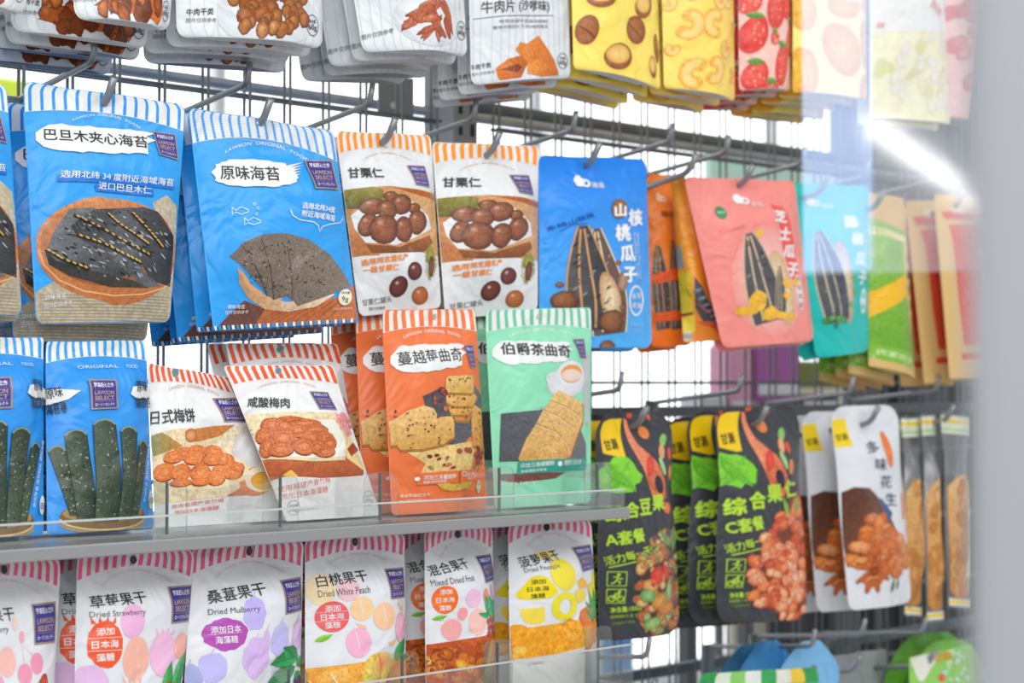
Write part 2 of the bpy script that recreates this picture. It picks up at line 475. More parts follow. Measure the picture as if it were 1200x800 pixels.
            made[pname] = link(pname, me, made.get(kids.get(pname), root))
    return root

ORD = ['front', 'second', 'third', 'fourth', 'fifth', 'sixth', 'seventh', 'eighth']
def stack(root, n, d, what, where, jit=0.004, rot=1.2, seed=0, dx=0.0, extra=None):
    """n more pouches of the same kind behind ROOT, each moved by d towards the panel"""
    r = random.Random(seed + 77); out = []
    for i in range(1, n + 1):
        c = copy_tree(root)
        e = extra[i - 1] if extra and i <= len(extra) else (0, 0, 0)
        c.location = Vector(root.location) + Vector(d) * i + Vector((r.uniform(-jit, jit) + dx * i + e[0], e[1], r.uniform(-jit, jit) * 0.7 + e[2]))
        c.rotation_euler = (0, math.radians(r.uniform(-rot, rot)), math.radians(r.uniform(-rot, rot)))
        c['label'] = f'{what}, {ORD[i]} from the front {where}'
        out.append(c)
    root['label'] = root.get('label') or f'{what}, at the front {where}'
    return out

# ------------------------------------------------------------------ the setting: store behind the rack
def structure(name, mb, m): return tag(mb.build(name, m), kind='structure')
mat('floor_tile', (0.55, 0.55, 0.54), 0.3); mat('wall_paint', (0.75, 0.77, 0.78), 0.7); mat('ceiling_paint', (0.85, 0.85, 0.85), 0.8)
structure('floor', MB().box((1.0, -4.5, -0.03), (18, 18, 0.06)), 'floor_tile')
structure('wall_back', MB().box((4.0, 4.0, -0.1), (12, 0.1, 0.4)).box((-7.0, 4.0, 1.9), (11.0, 0.1, 3.8)).box((4.0, 4.0, 3.65), (12, 0.1, 0.3)), 'wall_paint')
def glow(name, color, strength):
    m = bpy.data.materials.new(name); m.use_nodes = True; nt = m.node_tree
    nt.nodes.remove(nt.nodes['Principled BSDF'])
    e = nt.nodes.new('ShaderNodeEmission'); e.inputs[0].default_value = (*color, 1); e.inputs[1].default_value = strength
    nt.links.new(e.outputs[0], nt.nodes['Material Output'].inputs[0]); MATS[name] = m
glow('bright_daylight', (0.95, 0.98, 1.0), 2.2)
mat('window_frame_paint', (0.6, 0.62, 0.64), 0.5)
structure('window_1', MB().box((4.2, 4.04, 1.8), (11.4, 0.02, 3.5)), 'bright_daylight')
wf = MB()
for x in np.arange(-1.4, 9.8, 1.6): wf.box((x, 3.96, 1.8), (0.05, 0.06, 3.4))
structure('window_frame', wf, 'window_frame_paint')

# wire grid panels, back to back
X0, XP = -0.25, None
XP = at(549, 140, 0.015)[0]            # slotted post between the two bays
XE = 3.3
def grid(name, x0, x1, y, label):
    mb = MB(); z0, z1 = 0.62, 2.1
    x = x0
    while x <= x1:
        mb.tube([(x, y, z0), (x, y, z1)], 0.0017, 6); x += 0.0505
    for k in range(-7, 8):
        z = 1.403 + 0.1 * k
        if z0 < z < z1: mb.tube([(x0, y + 0.004, z), (x1, y + 0.004, z)], 0.0021, 6)
    return tag(mb.build(name, 'grid_steel'), label, 'wire panel', 'wire grid panels')
xs_ = at(28, 80, 0.0)[0]
G0 = xs_ - 0.0505 * 5
grid('wire_grid_panel', G0, XP - 0.05, 0.0, 'dark wire grid panel behind the blue seaweed pouches')
grid('wire_grid_panel', G0, XP - 0.05, 0.011, 'dark wire grid panel turned back to back behind the seaweed hooks')
grid('wire_grid_panel', XP + 0.035, XE, 0.0, 'dark wire grid panel behind the sunflower seed pouches')
grid('wire_grid_panel', XP + 0.035, XE, 0.011, 'dark wire grid panel turned back to back behind the seed hooks')
t_ = tag(empty('slotted_post', (XP, 0.045, 0.0)), 'dark grey slotted steel post behind the chestnut pouches', 'post')
pm = MB().box((XP, 0.048, 1.1), (0.036, 0.058, 2.2), 0.002); pm.build('post_body', 'post_paint', t_, t_.location)
sm = MB()
for k in range(60):
    for dx in (-0.009, 0.009):
        sm.box((XP + dx, 0.0185, 0.6 + 0.025 * k), (0.0045, 0.002, 0.014))
sm.build('slot_pattern', 'slot_dark', t_, t_.location)
bq = at(462, 120, 0.02)
tb = tag(empty('steel_bracket', bq), 'small grey steel bracket plate with a round hole, beside the slotted post', 'bracket')
bm_ = MB().box((bq[0] + 0.01, 0.03, bq[2] + 0.01), (0.05, 0.004, 0.045), 0.001, None); bm_.build('bracket_plate', 'post_paint', tb, tb.location)
hm = MB().tube([(bq[0] + 0.004, 0.0275, bq[2] - 0.002), (bq[0] + 0.004, 0.0272, bq[2] - 0.002)], 0.004, 14); hm.build('bolt_hole', 'window_frame_paint', tb, tb.location)
# horizontal rails behind the panels
mat('rail_blue_grey', (0.34, 0.37, 0.42), 0.15, 0.4)
def rail(pxa, pya, Y, r, m, label, x0, x1):
    p = at(pxa, pya, Y)
    return tag(MB().tube([(x0, Y, p[2]), (x1, Y, p[2])], r, 16).build('cross_rail', m), label, 'rail')
rail(100, 76, 0.07, 0.006, 'rail_blue_grey', 'glossy grey cross rail running behind the wire panel under the beef snacks', G0, XE)
rail(760, 156, 0.09, 0.010, 'grid_steel', 'thick dark cross rail behind the wire panel above the seed pouches', XP + 0.05, XE)
p_ = at(750, 483, 0.02)
tag(MB().box(((XP + XE) / 2, 0.03, p_[2]), (XE - XP - 0.06, 0.012, 0.014), 0.002).build('cross_rail', 'grid_steel'), 'flat dark cross rail behind the black nut pouches', 'rail')
p_ = at(850, 776, 0.02)
tag(MB().box(((XP + XE) / 2, 0.03, p_[2]), (XE - XP - 0.06, 0.012, 0.014), 0.002).build('cross_rail', 'grid_steel'), 'flat dark cross rail low down, below the black nut pouches', 'rail')

# ------------------------------------------------------------------ hooks
def peg_hook(px, py, label, Yh=-0.170, L=0.180, upper=True, upL=0.150):
    h = at(px, py, Yh); X = h[0]; tn = math.tan(math.radians(9.0))
    zr = h[2] - 0.002 + tn * Yh                       # height of the prong's root on the panel
    root = tag(empty('peg_hook', (X, 0, zr)), label, 'hook', 'double wire peg hooks')
    def P(y, dz=0, dx=0): return (X + dx, -y, zr + tn * y + dz)
    a = 0.0036
    lo = MB().tube(bend([P(0.004), P(L), (X, -L - 0.014, zr + tn * L + 0.021)], 0.012), a, 12); lo.build('lower_prong', 'hook_steel', root, root.location)
    if upper:
        up = MB().tube(bend([(X, -0.006, zr + 0.004), (X, -0.006, zr + 0.052), P(upL, 0.044), (X, -upL - 0.005, zr + tn * upL + 0.044 + 0.021)], 0.008), 0.0030, 12)
        up.build('upper_prong', 'hook_steel', root, root.location)
    MB().box((X, -0.004, zr + 0.024), (0.024, 0.003, 0.062), 0.001).build('back_plate', 'hook_steel', root, root.location)
    return root

# ------------------------------------------------------------------ shelves
def clear_mat(name, tint, gloss, rough=0.03):
    m = bpy.data.materials.new(name); m.use_nodes = True; nt = m.node_tree; N = nt.nodes; L = nt.links
    N.remove(N['Principled BSDF'])
    t = N.new('ShaderNodeBsdfTransparent'); t.inputs[0].default_value = (*tint, 1)
    g = N.new('ShaderNodeBsdfGlossy'); g.inputs['Roughness'].default_value = rough
    lw = N.new('ShaderNodeLayerWeight'); lw.inputs[0].default_value = 0.35
    mr = N.new('ShaderNodeMapRange'); mr.inputs['To Min'].default_value = gloss; mr.inputs['To Max'].default_value = min(1, gloss + 0.22)
    L.new(lw.outputs['Fresnel'], mr.inputs['Value'])
    mx = N.new('ShaderNodeMixShader'); L.new(mr.outputs[0], mx.inputs[0]); L.new(t.outputs[0], mx.inputs[1]); L.new(g.outputs[0], mx.inputs[2])
    L.new(mx.outputs[0], N['Material Output'].inputs[0]); MATS[name] = m
clear_mat('clear_acrylic', (0.97, 0.985, 0.98), 0.03)
clear_mat('acrylic_edge', (0.86, 0.90, 0.88), 0.16, 0.2)
mat('acrylic_dark_edge', (0.10, 0.12, 0.13), 0.3)
mat('acrylic_light_edge', (0.52, 0.54, 0.53), 0.25)
def rounded_plate(mb, cx, w, y, z0, z1, r, th):
    """upright acrylic tab with rounded top corners"""
    pts = [(cx - w / 2, z0), (cx + w / 2, z0)]
    for k in range(9):
        a = math.pi / 2 * k / 8; pts.append((cx + w / 2 - r + r * math.cos(a), z1 - r + r * math.sin(a)))
    for k in range(9):
        a = math.pi / 2 + math.pi / 2 * k / 8; pts.append((cx - w / 2 + r + r * math.cos(a), z1 - r + r * math.sin(a)))
    f = [mb.bm.verts.new((x, y, z)) for x, z in pts]; b = [mb.bm.verts.new((x, y + th, z)) for x, z in pts]; n = len(pts)
    mb.bm.faces.new(f); mb.bm.faces.new(list(reversed(b)))
    for i in range(n):
        fc = mb.bm.faces.new((f[i], b[i], b[(i + 1) % n], f[(i + 1) % n])); fc.material_index = 1
def shelf(z, x0, x1, yf, label):
    root = tag(empty('metal_shelf', ((x0 + x1) / 2, -0.02, z)), label, 'shelf')
    MB().box(((x0 + x1) / 2, yf / 2, z - 0.004), (x1 - x0, abs(yf), 0.006), 0.001).build('shelf_tray', 'shelf_paint', root, root.location)
    MB().box(((x0 + x1) / 2, yf - 0.002, z - 0.0042), (x1 - x0, 0.005, 0.0105), 0.0012).build('front_lip', 'shelf_paint', root, root.location)
    for x in (x0 + 0.02, x1 - 0.02):
        MB().box((x, yf * 0.42, z - 0.02), (0.003, abs(yf) * 0.8, 0.026), 0.0005).build('bracket', 'post_paint', root, root.location)
    return root
def fence(z, x0, x1, yf, h, label, tabs, tab_label):
    root = tag(empty('acrylic_fence', ((x0 + x1) / 2, yf, z)), label, 'shelf fence')
    mb = MB().box(((x0 + x1) / 2, yf, z + h / 2), (x1 - x0, 0.002, h)); mb.build('front_strip', 'clear_acrylic', root, root.location)
    MB().box(((x0 + x1) / 2, yf, z + h + 0.0006), (x1 - x0, 0.0022, 0.0016)).build('top_edge', 'acrylic_light_edge', root, root.location)
    MB().box(((x0 + x1) / 2, yf + 0.008, z + 0.0012), (x1 - x0, 0.018, 0.002)).build('foot_strip', 'acrylic_edge', root, root.location)
    for i, (X, hh) in enumerate(tabs):
        d = tag(empty('acrylic_divider', (X, yf + 0.004, z)), tab_label(i), 'shelf divider', 'clear acrylic shelf dividers')
        mb = MB(); rounded_plate(mb, X, 0.036, yf + 0.003, z + 0.003, z + hh, 0.009, 0.0018)
        o = mb.build('front_tab', 'clear_acrylic', d, d.location); o.data.materials.append(MATS['acrylic_edge'])
        MB().box((X, yf + 0.1, z + 0.003 + hh * 0.46), (0.0018, 0.19, hh * 0.9)).build('fin', 'clear_acrylic', d, d.location)
        MB().box((X, yf + 0.0045, z + 0.003 + hh * 0.46), (0.0016, 0.0024, hh * 0.9)).build('front_edge', 'acrylic_dark_edge', d, d.location)
    return root
YSH = -0.296
ZSH = at(360, 621, YSH)[2]
XSE = at(735, 597, YSH)[0]
shelf(ZSH, G0, XSE, YSH, 'grey metal shelf carrying the cookie and plum pouches')
ft = [at(202, 600, YSH)[0], at(335, 600, YSH)[0], at(452, 600, YSH)[0], at(592, 600, YSH)[0], at(707, 600, YSH)[0]]
names_t = ['beside a blue seaweed roll', 'in front of the two plum pouches', 'before the orange cranberry cookie pouch', 'before the mint green tea cookie pouch', 'past the mint pouch']
fence(ZSH, G0, XSE, YSH + 0.004, 0.0185, 'low clear acrylic fence along the front of the upper shelf', [(x, 0.047) for x in ft], lambda i: 'clear acrylic shelf divider with rounded tab, ' + names_t[i])
ZS2 = ZSH - 0.178; YS2 = -0.300
XS2 = at(742, 770, YSH)[0]
shelf(ZS2, G0, XS2, YS2, 'grey metal shelf carrying the dried fruit pouches')
names_u = ['beside the dried mulberry pouch', 'in front of the white peach pouch', 'before the mixed dried fruit pouch', 'past the pineapple pouch']
ft2 = [at(x, 795, YS2)[0] for x in (345, 478, 590, 708)]
fence(ZS2, G0, XS2, YS2 + 0.004, 0.040, 'clear acrylic fence along the front of the lower shelf', [(x, 0.062) for x in ft2], lambda i: 'clear acrylic shelf divider with rounded tab, ' + names_u[i])
# ------------------------------------------------------------------ first hook row: seaweed, chestnuts, seeds
HD = (0, 0.0235, -0.0037)     # one place further back on a hook
BLUE = '#2f9fec'
def art_seaweed_almond():
    Q = [(26, 95), (218, 122), (199, 378), (42, 380)]
    a = Art(Q, 3)
    a.header(14, 0.09, 0.128, '#1f93ee', ratio=0.27, text='LAWSON  ORIGINAL  FOOD', ty=0.008, th=0.013, tw=0.42)
    a.part('food_print')
    a.poly([(40, 350), (66, 336), (120, 345), (203, 335), (199, 379), (42, 380)], '#b5a98f', 1, 'food_photo_print')
    a.poly([(172, 254), (190, 244), (205, 256), (203, 345), (186, 300)], '#c3b79d', 1, 'food_photo_print')
    for y in range(352, 379, 3): a.line([(46, y), (196, y + 2)], 0.8, '#8d8371', 2)
    # oval wooden bowl
    n = 40
    rim = [(123 + 81 * math.cos(t), 300 + 52 * math.sin(t)) for t in [2 * math.pi * k / n for k in range(n)]]
    a.poly([(x + (y - 300) * 0.06, y + (7 if y > 300 else 0) + (4 if x > 120 else 0)) for x, y in rim], '#b96f3c', 3, 'food_photo_print', '#d58c58', (0, -1))
    a.poly([(123 + 77 * math.cos(t), 298 + 47 * math.sin(t)) for t in [2 * math.pi * k / n for k in range(n)]], '#9a5a30', 4, 'food_photo_print', '#c98350', (0, -1))
    a.line([(44, 305), (50, 322), (66, 338), (92, 349), (125, 354), (160, 352), (188, 345), (202, 338)], 1.6, '#e0aa74', 5)
    # crisp sheets of seaweed, overlapping
    sh = [[(60, 285), (74, 263), (98, 262), (122, 268), (140, 300), (152, 332), (120, 338), (80, 328), (50, 312)],
          [(75, 282), (100, 264), (130, 262), (158, 330), (185, 343), (160, 346), (118, 318), (85, 296)],
          [(118, 272), (128, 262), (150, 260), (182, 304), (200, 308), (197, 343), (168, 338), (140, 305)],
          [(138, 264), (160, 259), (178, 264), (200, 290), (200, 308), (183, 304)],
          [(50, 305), (62, 318), (100, 330), (150, 340), (168, 346), (120, 346), (76, 334), (55, 322)]]
    for P, c, c2 in zip(sh, ['#6d7074', '#2f3133', '#5c5f63', '#4a4d50', '#2c2d2e'], ['#2c2e30', '#686b6e', '#2a2b2c', '#2a2624', '#45423a']):
        a.poly(P, c, 5, 'rough_food_print', c2, (1, 0.6))
    rr = a.r
    for _ in range(170):
        x, y = rr.uniform(58, 195), rr.uniform(266, 338)
        if ((x - 125) / 72) ** 2 + ((y - 302) / 38) ** 2 < 0.9:
            a.ell(x, y, rr.uniform(1.5, 5), rr.uniform(.6, 1.3), rr.choice(['#7d8184', '#1b1c1c', '#969a9d', '#3b3d3c', '#a8acb0']), rr.uniform(10, 50), lvl=6, n=7)
    for P in ([(78, 270), (110, 286), (140, 302), (168, 314)], [(116, 268), (130, 280), (150, 292), (166, 302)], [(82, 292), (110, 302), (135, 314), (155, 322)], [(146, 266), (160, 280), (176, 296), (184, 304)], [(52, 306), (70, 318), (96, 328)]):
        a.line(P, 3.2, '#1c1b18', 6)
        for (x1, y1), (x2, y2) in zip(P, P[1:]):
            for f in (0.15, 0.4, 0.65, 0.85): a.ell(x1 + f * (x2 - x1), y1 + f * (y2 - y1) - 1, 2.6, 1.0, rr.choice(['#d8b23e', '#e0973e', '#c9a34a']), 32, lvl=7, n=7)
    a.part('printed_lettering')
    a.poly([(60, 223), (198, 228), (199, 237), (61, 231)], '#1473cf', 2); a.poly([(101, 235), (172, 239), (173, 247), (102, 243)], '#1473cf', 2)
    a.text('选用北纬 34 度附近海域海苔', 64, 222, 198, 229, 9, '#ffffff'); a.text('进口巴旦木仁', 105, 236, 170, 240, 9, '#ffffff')
    a.text('调味海苔', 51, 355, 74, 353, 5.5, '#ffffff'); a.text('图片仅供参考', 51, 363, 81, 360, 5.5, '#f0eee8')
    a.part('title_lettering'); a.brush(41, 173, 168, 179, 40); a.text('巴旦木夹心海苔', 50, 170, 170, 179, 17, '#3c3a3c', off=0.02)
    a.badge([(178, 162), (205, 165), (206, 200), (182, 195)])
    a.part('hang_hole'); a.ell(121.5, 121, 2.6, 2.2, '#e8eceb', lvl=4)
    return a
def seaweed_almond(quad, Y, label, **k):
    return pouch('seaweed_pouch', label, 'seaweed snack pouch', 'blue almond seaweed pouches', quad, Y, art_seaweed_almond(), BLUE, T=0.017, hs=0.13, gusset=0.45, phase=0.6, **k)
QA = [(26, 95), (218, 122), (199, 378), (42, 380)]
r_ = seaweed_almond(QA, (-0.170, -0.187), 'front blue almond seaweed pouch showing its whole bowl picture')
stack(r_, 3, HD, 'blue almond seaweed pouch', 'on the almond seaweed hook', extra=[(-.012, 0, -.010), (-.013, .004, -.012), (-.012, .006, -.012)], rot=1.0, seed=1)
peg_hook(121, 120, 'steel peg hook through the almond seaweed pouches', L=0.175)
r_ = seaweed_almond([(-178, 84), (8, 98), (26, 370), (-150, 372)], (-0.172, -0.2), 'blue almond seaweed pouch cut by the picture edge, at the front of its hook')
stack(r_, 1, HD, 'blue almond seaweed pouch', 'on the hook at the picture edge', seed=4, extra=[(0.01, 0, 0.0)])

def art_seaweed():
    Q = [(220, 125), (391, 153), (420, 380), (250, 390)]
    a = Art(Q, 5)
    a.header(17, 0.10, 0.165, '#1f93ee', ratio=0.31, skew=0.02, text='LAWSON  ORIGINAL  FOOD', ty=0.02, th=0.016, tw=0.58)
    for v in np.arange(0.885, 0.999, 0.011):
        p = a.px([(-.99, v), (0, v), (.99, v)]); a.line(p, 0.35, '#c9d4da', 3)
    a.part('food_print')
    a.poly([(251, 389), (286, 356), (330, 366), (395, 350), (414, 335), (420, 381), (338, 383)], '#c9743f', 1, 'food_photo_print', '#a65a30', (-1, 1))
    a.poly([(251, 389), (286, 354), (312, 364), (300, 387)], '#6a4238', 2, 'food_photo_print')
    for i in range(9): a.line([(290 + i * 12, 383 - i), (330 + i * 10, 366 - i * 2)], 0.7, '#8e4a28', 2)
    bowl = [(273, 316), (277, 335), (290, 352), (312, 364), (340, 367), (372, 361), (390, 348), (393, 340), (370, 352), (335, 356), (300, 346), (284, 330)]
    a.poly(bowl, '#f0dcc0', 3, 'food_photo_print', '#c89668', (-1, .5))
    a.poly([(276, 318), (290, 336), (312, 350), (332, 352), (320, 356), (298, 348), (282, 334)], '#e2a878', 4)
    fan = [(264, 303), (272, 296), (278, 288), (300, 279), (328, 277), (356, 284), (382, 301), (400, 322), (410, 336), (390, 346), (350, 361), (342, 353), (334, 349), (320, 354), (296, 334), (276, 314)]
    a.poly(fan, '#74655a', 5, 'rough_food_print', '#85776b', (1, .2))
    for P in ([(276, 290), (312, 350)], [(298, 282), (320, 353)], [(330, 290), (342, 352)]): a.line(P, 0.8, '#3a2e28', 6)
    rr = a.r
    for _ in range(260):
        t = rr.random(); u = rr.random(); x = 270 + 135 * t; y = 282 + 70 * u
        if abs(x - 338) < 66 - max(0, y - 300) * 0.5 and y > 284 + abs(x - 330) * .28: a.ell(x, y, rr.uniform(.6, 2.4), rr.uniform(.4, .9), rr.choice(['#8f8b86', '#a29a90', '#3d3029', '#83735f', '#2f2723']), rr.uniform(0, 180), lvl=6, n=6)
    # bottom seal with blue and white zigzag
    for i in range(34):
        u0 = -1 + 2 * i / 34
        a.poly(a.px([(u0, 0.022), (u0 + 0.035, 0.022), (u0 + 0.035, 0.0), (u0, 0.0)]), '#1f8fd0' if i % 2 else '#f3f3ee', 4)
    a.part('printed_lettering')
    a.text('选用北纬34度', 346, 245, 387, 249, 7.5, '#ffffff', off=.02); a.text('附近海域海苔', 346, 254, 387, 259, 7.5, '#ffffff', off=.02)
    a.line([(333, 250), (336, 257), (345, 262), (360, 264), (366, 268), (368, 275), (371, 269), (380, 266), (394, 263), (399, 257)], 0.9, '#ffffff', 4)
    for x, y in ((277, 251), (290, 264)):
        a.line([(x - 10, y - 5), (x - 6, y - 1), (x, y - 5), (x + 8, y - 1), (x + 8, y + 1), (x, y + 4), (x - 6, y + 1), (x - 10, y + 4)], 0.7, '#ffffff', 4, closed=True)
    for x, y in ((292, 243), (296, 248), (294, 255)): a.ring(x, y, 1.5, 1.5, .5, '#ffffff', 4, 10)
    a.text('调味海苔', 266, 361, 287, 361, 5, '#ffffff'); a.text('图片仅供参考', 264, 368, 292, 367, 4.5, '#e8d8d0'); a.text('开启后请尽快食用', 390, 364, 412, 363, 3, '#f7e6d6')
    a.ell(403, 350, 8, 9.5, '#f1ead2', edge='#f1ead2', lvl=5); a.text('净含量', 398, 345, 408, 345, 3, '#3c3a38', 6); a.text('9g', 399, 353, 407, 353, 8, '#3c3a38', 6)
    a.part('title_lettering'); a.blot(295, 206, 48, 17, '#f4f5f4', 2, 0.06, rot=3, e=.75)
    for i in range(5): a.poly([(335, 197 + i * 3), (356 - i * 2, 192 + i * 4), (337, 200 + i * 3)], '#f4f5f4', 2)
    a.text('原味海苔', 256, 204, 324, 208, 18, '#3c3a3c', off=0.02)
    a.badge([(357, 189), (389, 188), (394, 224), (361, 226)])
    a.part('hang_hole'); a.ell(304.5, 145, 2.4, 2, '#e8eceb', lvl=4)
    return a
QB = [(220, 125), (391, 153), (420, 378), (250, 388)]
r_ = pouch('seaweed_pouch', 'front blue seaweed pouch with a brown fan shaped crisp on its picture', 'seaweed snack pouch', 'blue original seaweed pouches', QB, (-0.170, -0.172, -0.200, -0.190), art_seaweed(), BLUE, T=0.016, hs=0.15, phase=2.1, rb=0.002)
stack(r_, 4, HD, 'blue fan crisp seaweed pouch', 'on its hook', seed=9, jit=0.003, extra=[(-.004, 0, .004), (-.006, 0, 0), (-.004, 0, .001), (-.006, 0, .001)])
peg_hook(303, 144, 'steel peg hook through the fan crisp seaweed pouches', L=0.176)

def art_chestnut():
    Q = [(392, 153), (506, 158), (517, 360), (421, 371)]
    a = Art(Q, 7)
    a.header(13, 0.085, 0.125, '#ff9418', ratio=0.5, text='LAWSON  ORIGINAL  FOOD', tcol='#e0a060', ty=0.028, th=0.012, tw=0.5)
    a.part('food_print')
    a.poly([(403, 231), (450, 228), (509, 234), (515, 306), (480, 303), (413, 309)], '#d9a877', 1, 'food_photo_print', '#c8834a', (-1, 0.3))
    a.poly([(403, 231), (430, 229), (441, 232), (440, 247), (425, 256), (405, 254)], '#8a8428', 2, 'food_photo_print', '#5d5a1e', (0, 1))
    a.poly([(450, 229), (480, 231), (509, 236), (509, 243), (480, 237)], '#b3601f', 2, 'food_photo_print')
    a.poly([(408, 282), (430, 297), (438, 308), (415, 308)], '#b97440', 2, 'food_photo_print')
    a.poly([(424, 296), (460, 299), (500, 284), (504, 292), (492, 303), (450, 306), (430, 305)], '#a4622f', 3, 'food_photo_print', '#7a4420', (0, 1))
    a.poly([(410, 262), (420, 252), (470, 240), (498, 262), (502, 277), (480, 288), (455, 297), (424, 294), (414, 278)], '#eef0f0', 4)
    for x, y, rx, ry, ro in [(450, 241, 9, 6, 0), (480, 254, 7, 6, 0), (463, 250, 12, 11, -20), (429, 253, 12, 9.5, 0), (445, 257, 11.5, 10, 20), (425, 274, 8, 12.5, 10), (484, 270, 10.5, 13, 15), (466, 279, 11, 13.5, 10), (442, 279, 15, 15, 25)]:
        rx, ry = rx * 1.12, ry * 1.12; a.ell(x, y, rx, ry, '#a9694a', ro, '#5d3424', 5, 'food_photo_print', 16, 0.04, (-.25, -.3))
        a.line([(x - rx * .5, y - ry * .4), (x, y - ry * .05), (x + rx * .5, y - ry * .2)], .7, '#6a3d2a', 6)
        a.ell(x - rx * .3, y - ry * .4, rx * .25, ry * .2, '#c99a80', ro, '#a9694a', 6, n=9)
    for x, y, rx, ry, ro, c, e in [(479, 324, 9, 9.5, -35, '#7d4238', '#4b1f1c'), (463, 340, 10.5, 10.5, 10, '#7d4238', '#4b1f1c'), (491, 348, 10, 9, 20, '#c97a48', '#95502c')]:
        a.ell(x, y, rx, ry, c, ro, e, 4, hi=(-.3, -.3)); a.ell(x - 3, y - 3.5, 2.6, 2, '#d9b8a8', ro, c, 5, n=9)
    rr = a.r
    for _ in range(60):
        t = rr.uniform(0, 2 * math.pi); x, y = 500 + 5 * math.cos(t), 314 + 13 * math.sin(t); l = rr.uniform(3, 6)
        a.line([(x, y), (x + l * math.cos(t) * .8, y + l * math.sin(t))], .7, rr.choice(['#b5b34a', '#8f9a32', '#c9bf62', '#9a7a3a']), 4)
    a.ell(500, 308, 6, 9, '#a8ab3e', edge='#7c7a2c', lvl=3, m='food_photo_print'); a.ell(501, 318, 4, 11, '#8a5238', edge='#54281c', lvl=5)
    a.part('printed_lettering')
    a.text('选用河北遵化产', 421, 316, 470, 309, 7, '#f08a2c', off=.03); a.text('一级甘栗仁', 423, 324, 459, 320, 7, '#f08a2c', off=.03)
    a.text('甘栗仁罐头', 424, 357, 458, 352, 6.5, '#5a5a5c', off=0); a.text('图片仅供参考', 432, 363, 451, 361, 3.4, '#6a6a6c')
    a.part('title_lettering'); a.text('甘栗仁', 406, 210, 445, 211, 14, '#2e2e30', off=0.025)
    a.badge([(475, 200), (497, 200), (500, 228), (481, 226)])
    return a
for i, (q, w, lb, hx) in enumerate([([(393, 153), (505, 158), (517, 361), (421, 371)], 'beside the fan crisp seaweed', 'front white chestnut pouch with orange stripes, beside the seaweed pouches', (446, 166)),
                               ([(506, 166), (631, 171), (630, 364), (522, 375)], 'beside the sunflower seed pouch', 'front white chestnut pouch with orange stripes, beside the blue seed pouch', (568, 181))]):
    a_ = art_chestnut(); a_.part('hang_hole'); c_ = a_.px([(0.0, 0.93)])[0]; a_.ell(c_[0], c_[1], 2.5, 2.6, '#f6f8f6', lvl=4)
    r_ = pouch('chestnut_pouch', lb, 'chestnut pouch', 'white chestnut pouches', q, (-0.168, -0.184), a_, '#e9ebeb', T=0.014, hs=0.12, phase=1.0 + i, rt=0.006)
    stack(r_, 2, HD, 'white chestnut pouch', w, seed=12 + i, jit=0.002)
    peg_hook(hx[0], hx[1], 'steel peg hook through the chestnut pouches ' + w, L=0.178, Yh=-0.168)

def seed_big(a, x0, y0, x1, y1, w, dark='#3a3a40', cream='#d9b88c', lvl=4):
    """striped sunflower seed standing on its broad end, tip at (x0, y0)"""
    p, q = np.array((x0, y0), float), np.array((x1, y1), float); d = q - p; n_ = np.array((-d[1], d[0])) / np.linalg.norm(d)
    def o(f): return math.sin(math.pi * min(1, 0.06 + f * 0.62)) ** 0.85
    E = [p + d * f - n_ * w * o(f) for f in np.linspace(0, 1, 12)] + [p + d * f + n_ * w * o(f) for f in np.linspace(1, 0, 12)]
    a.poly(E, dark, lvl, 'rough_food_print', '#5c585a', axis=tuple(n_))
    a.line(E[:12], w * .08, cream, lvl + 1); a.line(E[12:], w * .08, cream, lvl + 1)
    for s_ in (-.12, .45): a.line([p + d * f + n_ * w * o(f) * s_ for f in np.linspace(0.03, .97, 9)], w * .10, cream, lvl + 1)
    for f in np.linspace(.1, .95, 26):
        s_ = a.r.uniform(-.8, .8); c = p + d * f + n_ * w * o(f) * s_
        a.ell(c[0], c[1], w * .16, w * .05, a.r.choice(['#8d8a88', '#201f22', '#5a5858']), math.degrees(math.atan2(d[1], d[0])) + 60, lvl=lvl + 1, n=7)
def chick(a, x, y, s, c='#ffffff'):
    for k in range(5): a.ell(x - s * .5 + s * .32 * math.cos(k * 1.1), y - s * .2 + s * .42 * math.sin(k * 1.1), s * .42, s * .4, c, edge=c, lvl=5, n=10)
    a.ring(x + s * .25, y + s * .1, s * .42, s * .42, s * .3, c, 5, 14)
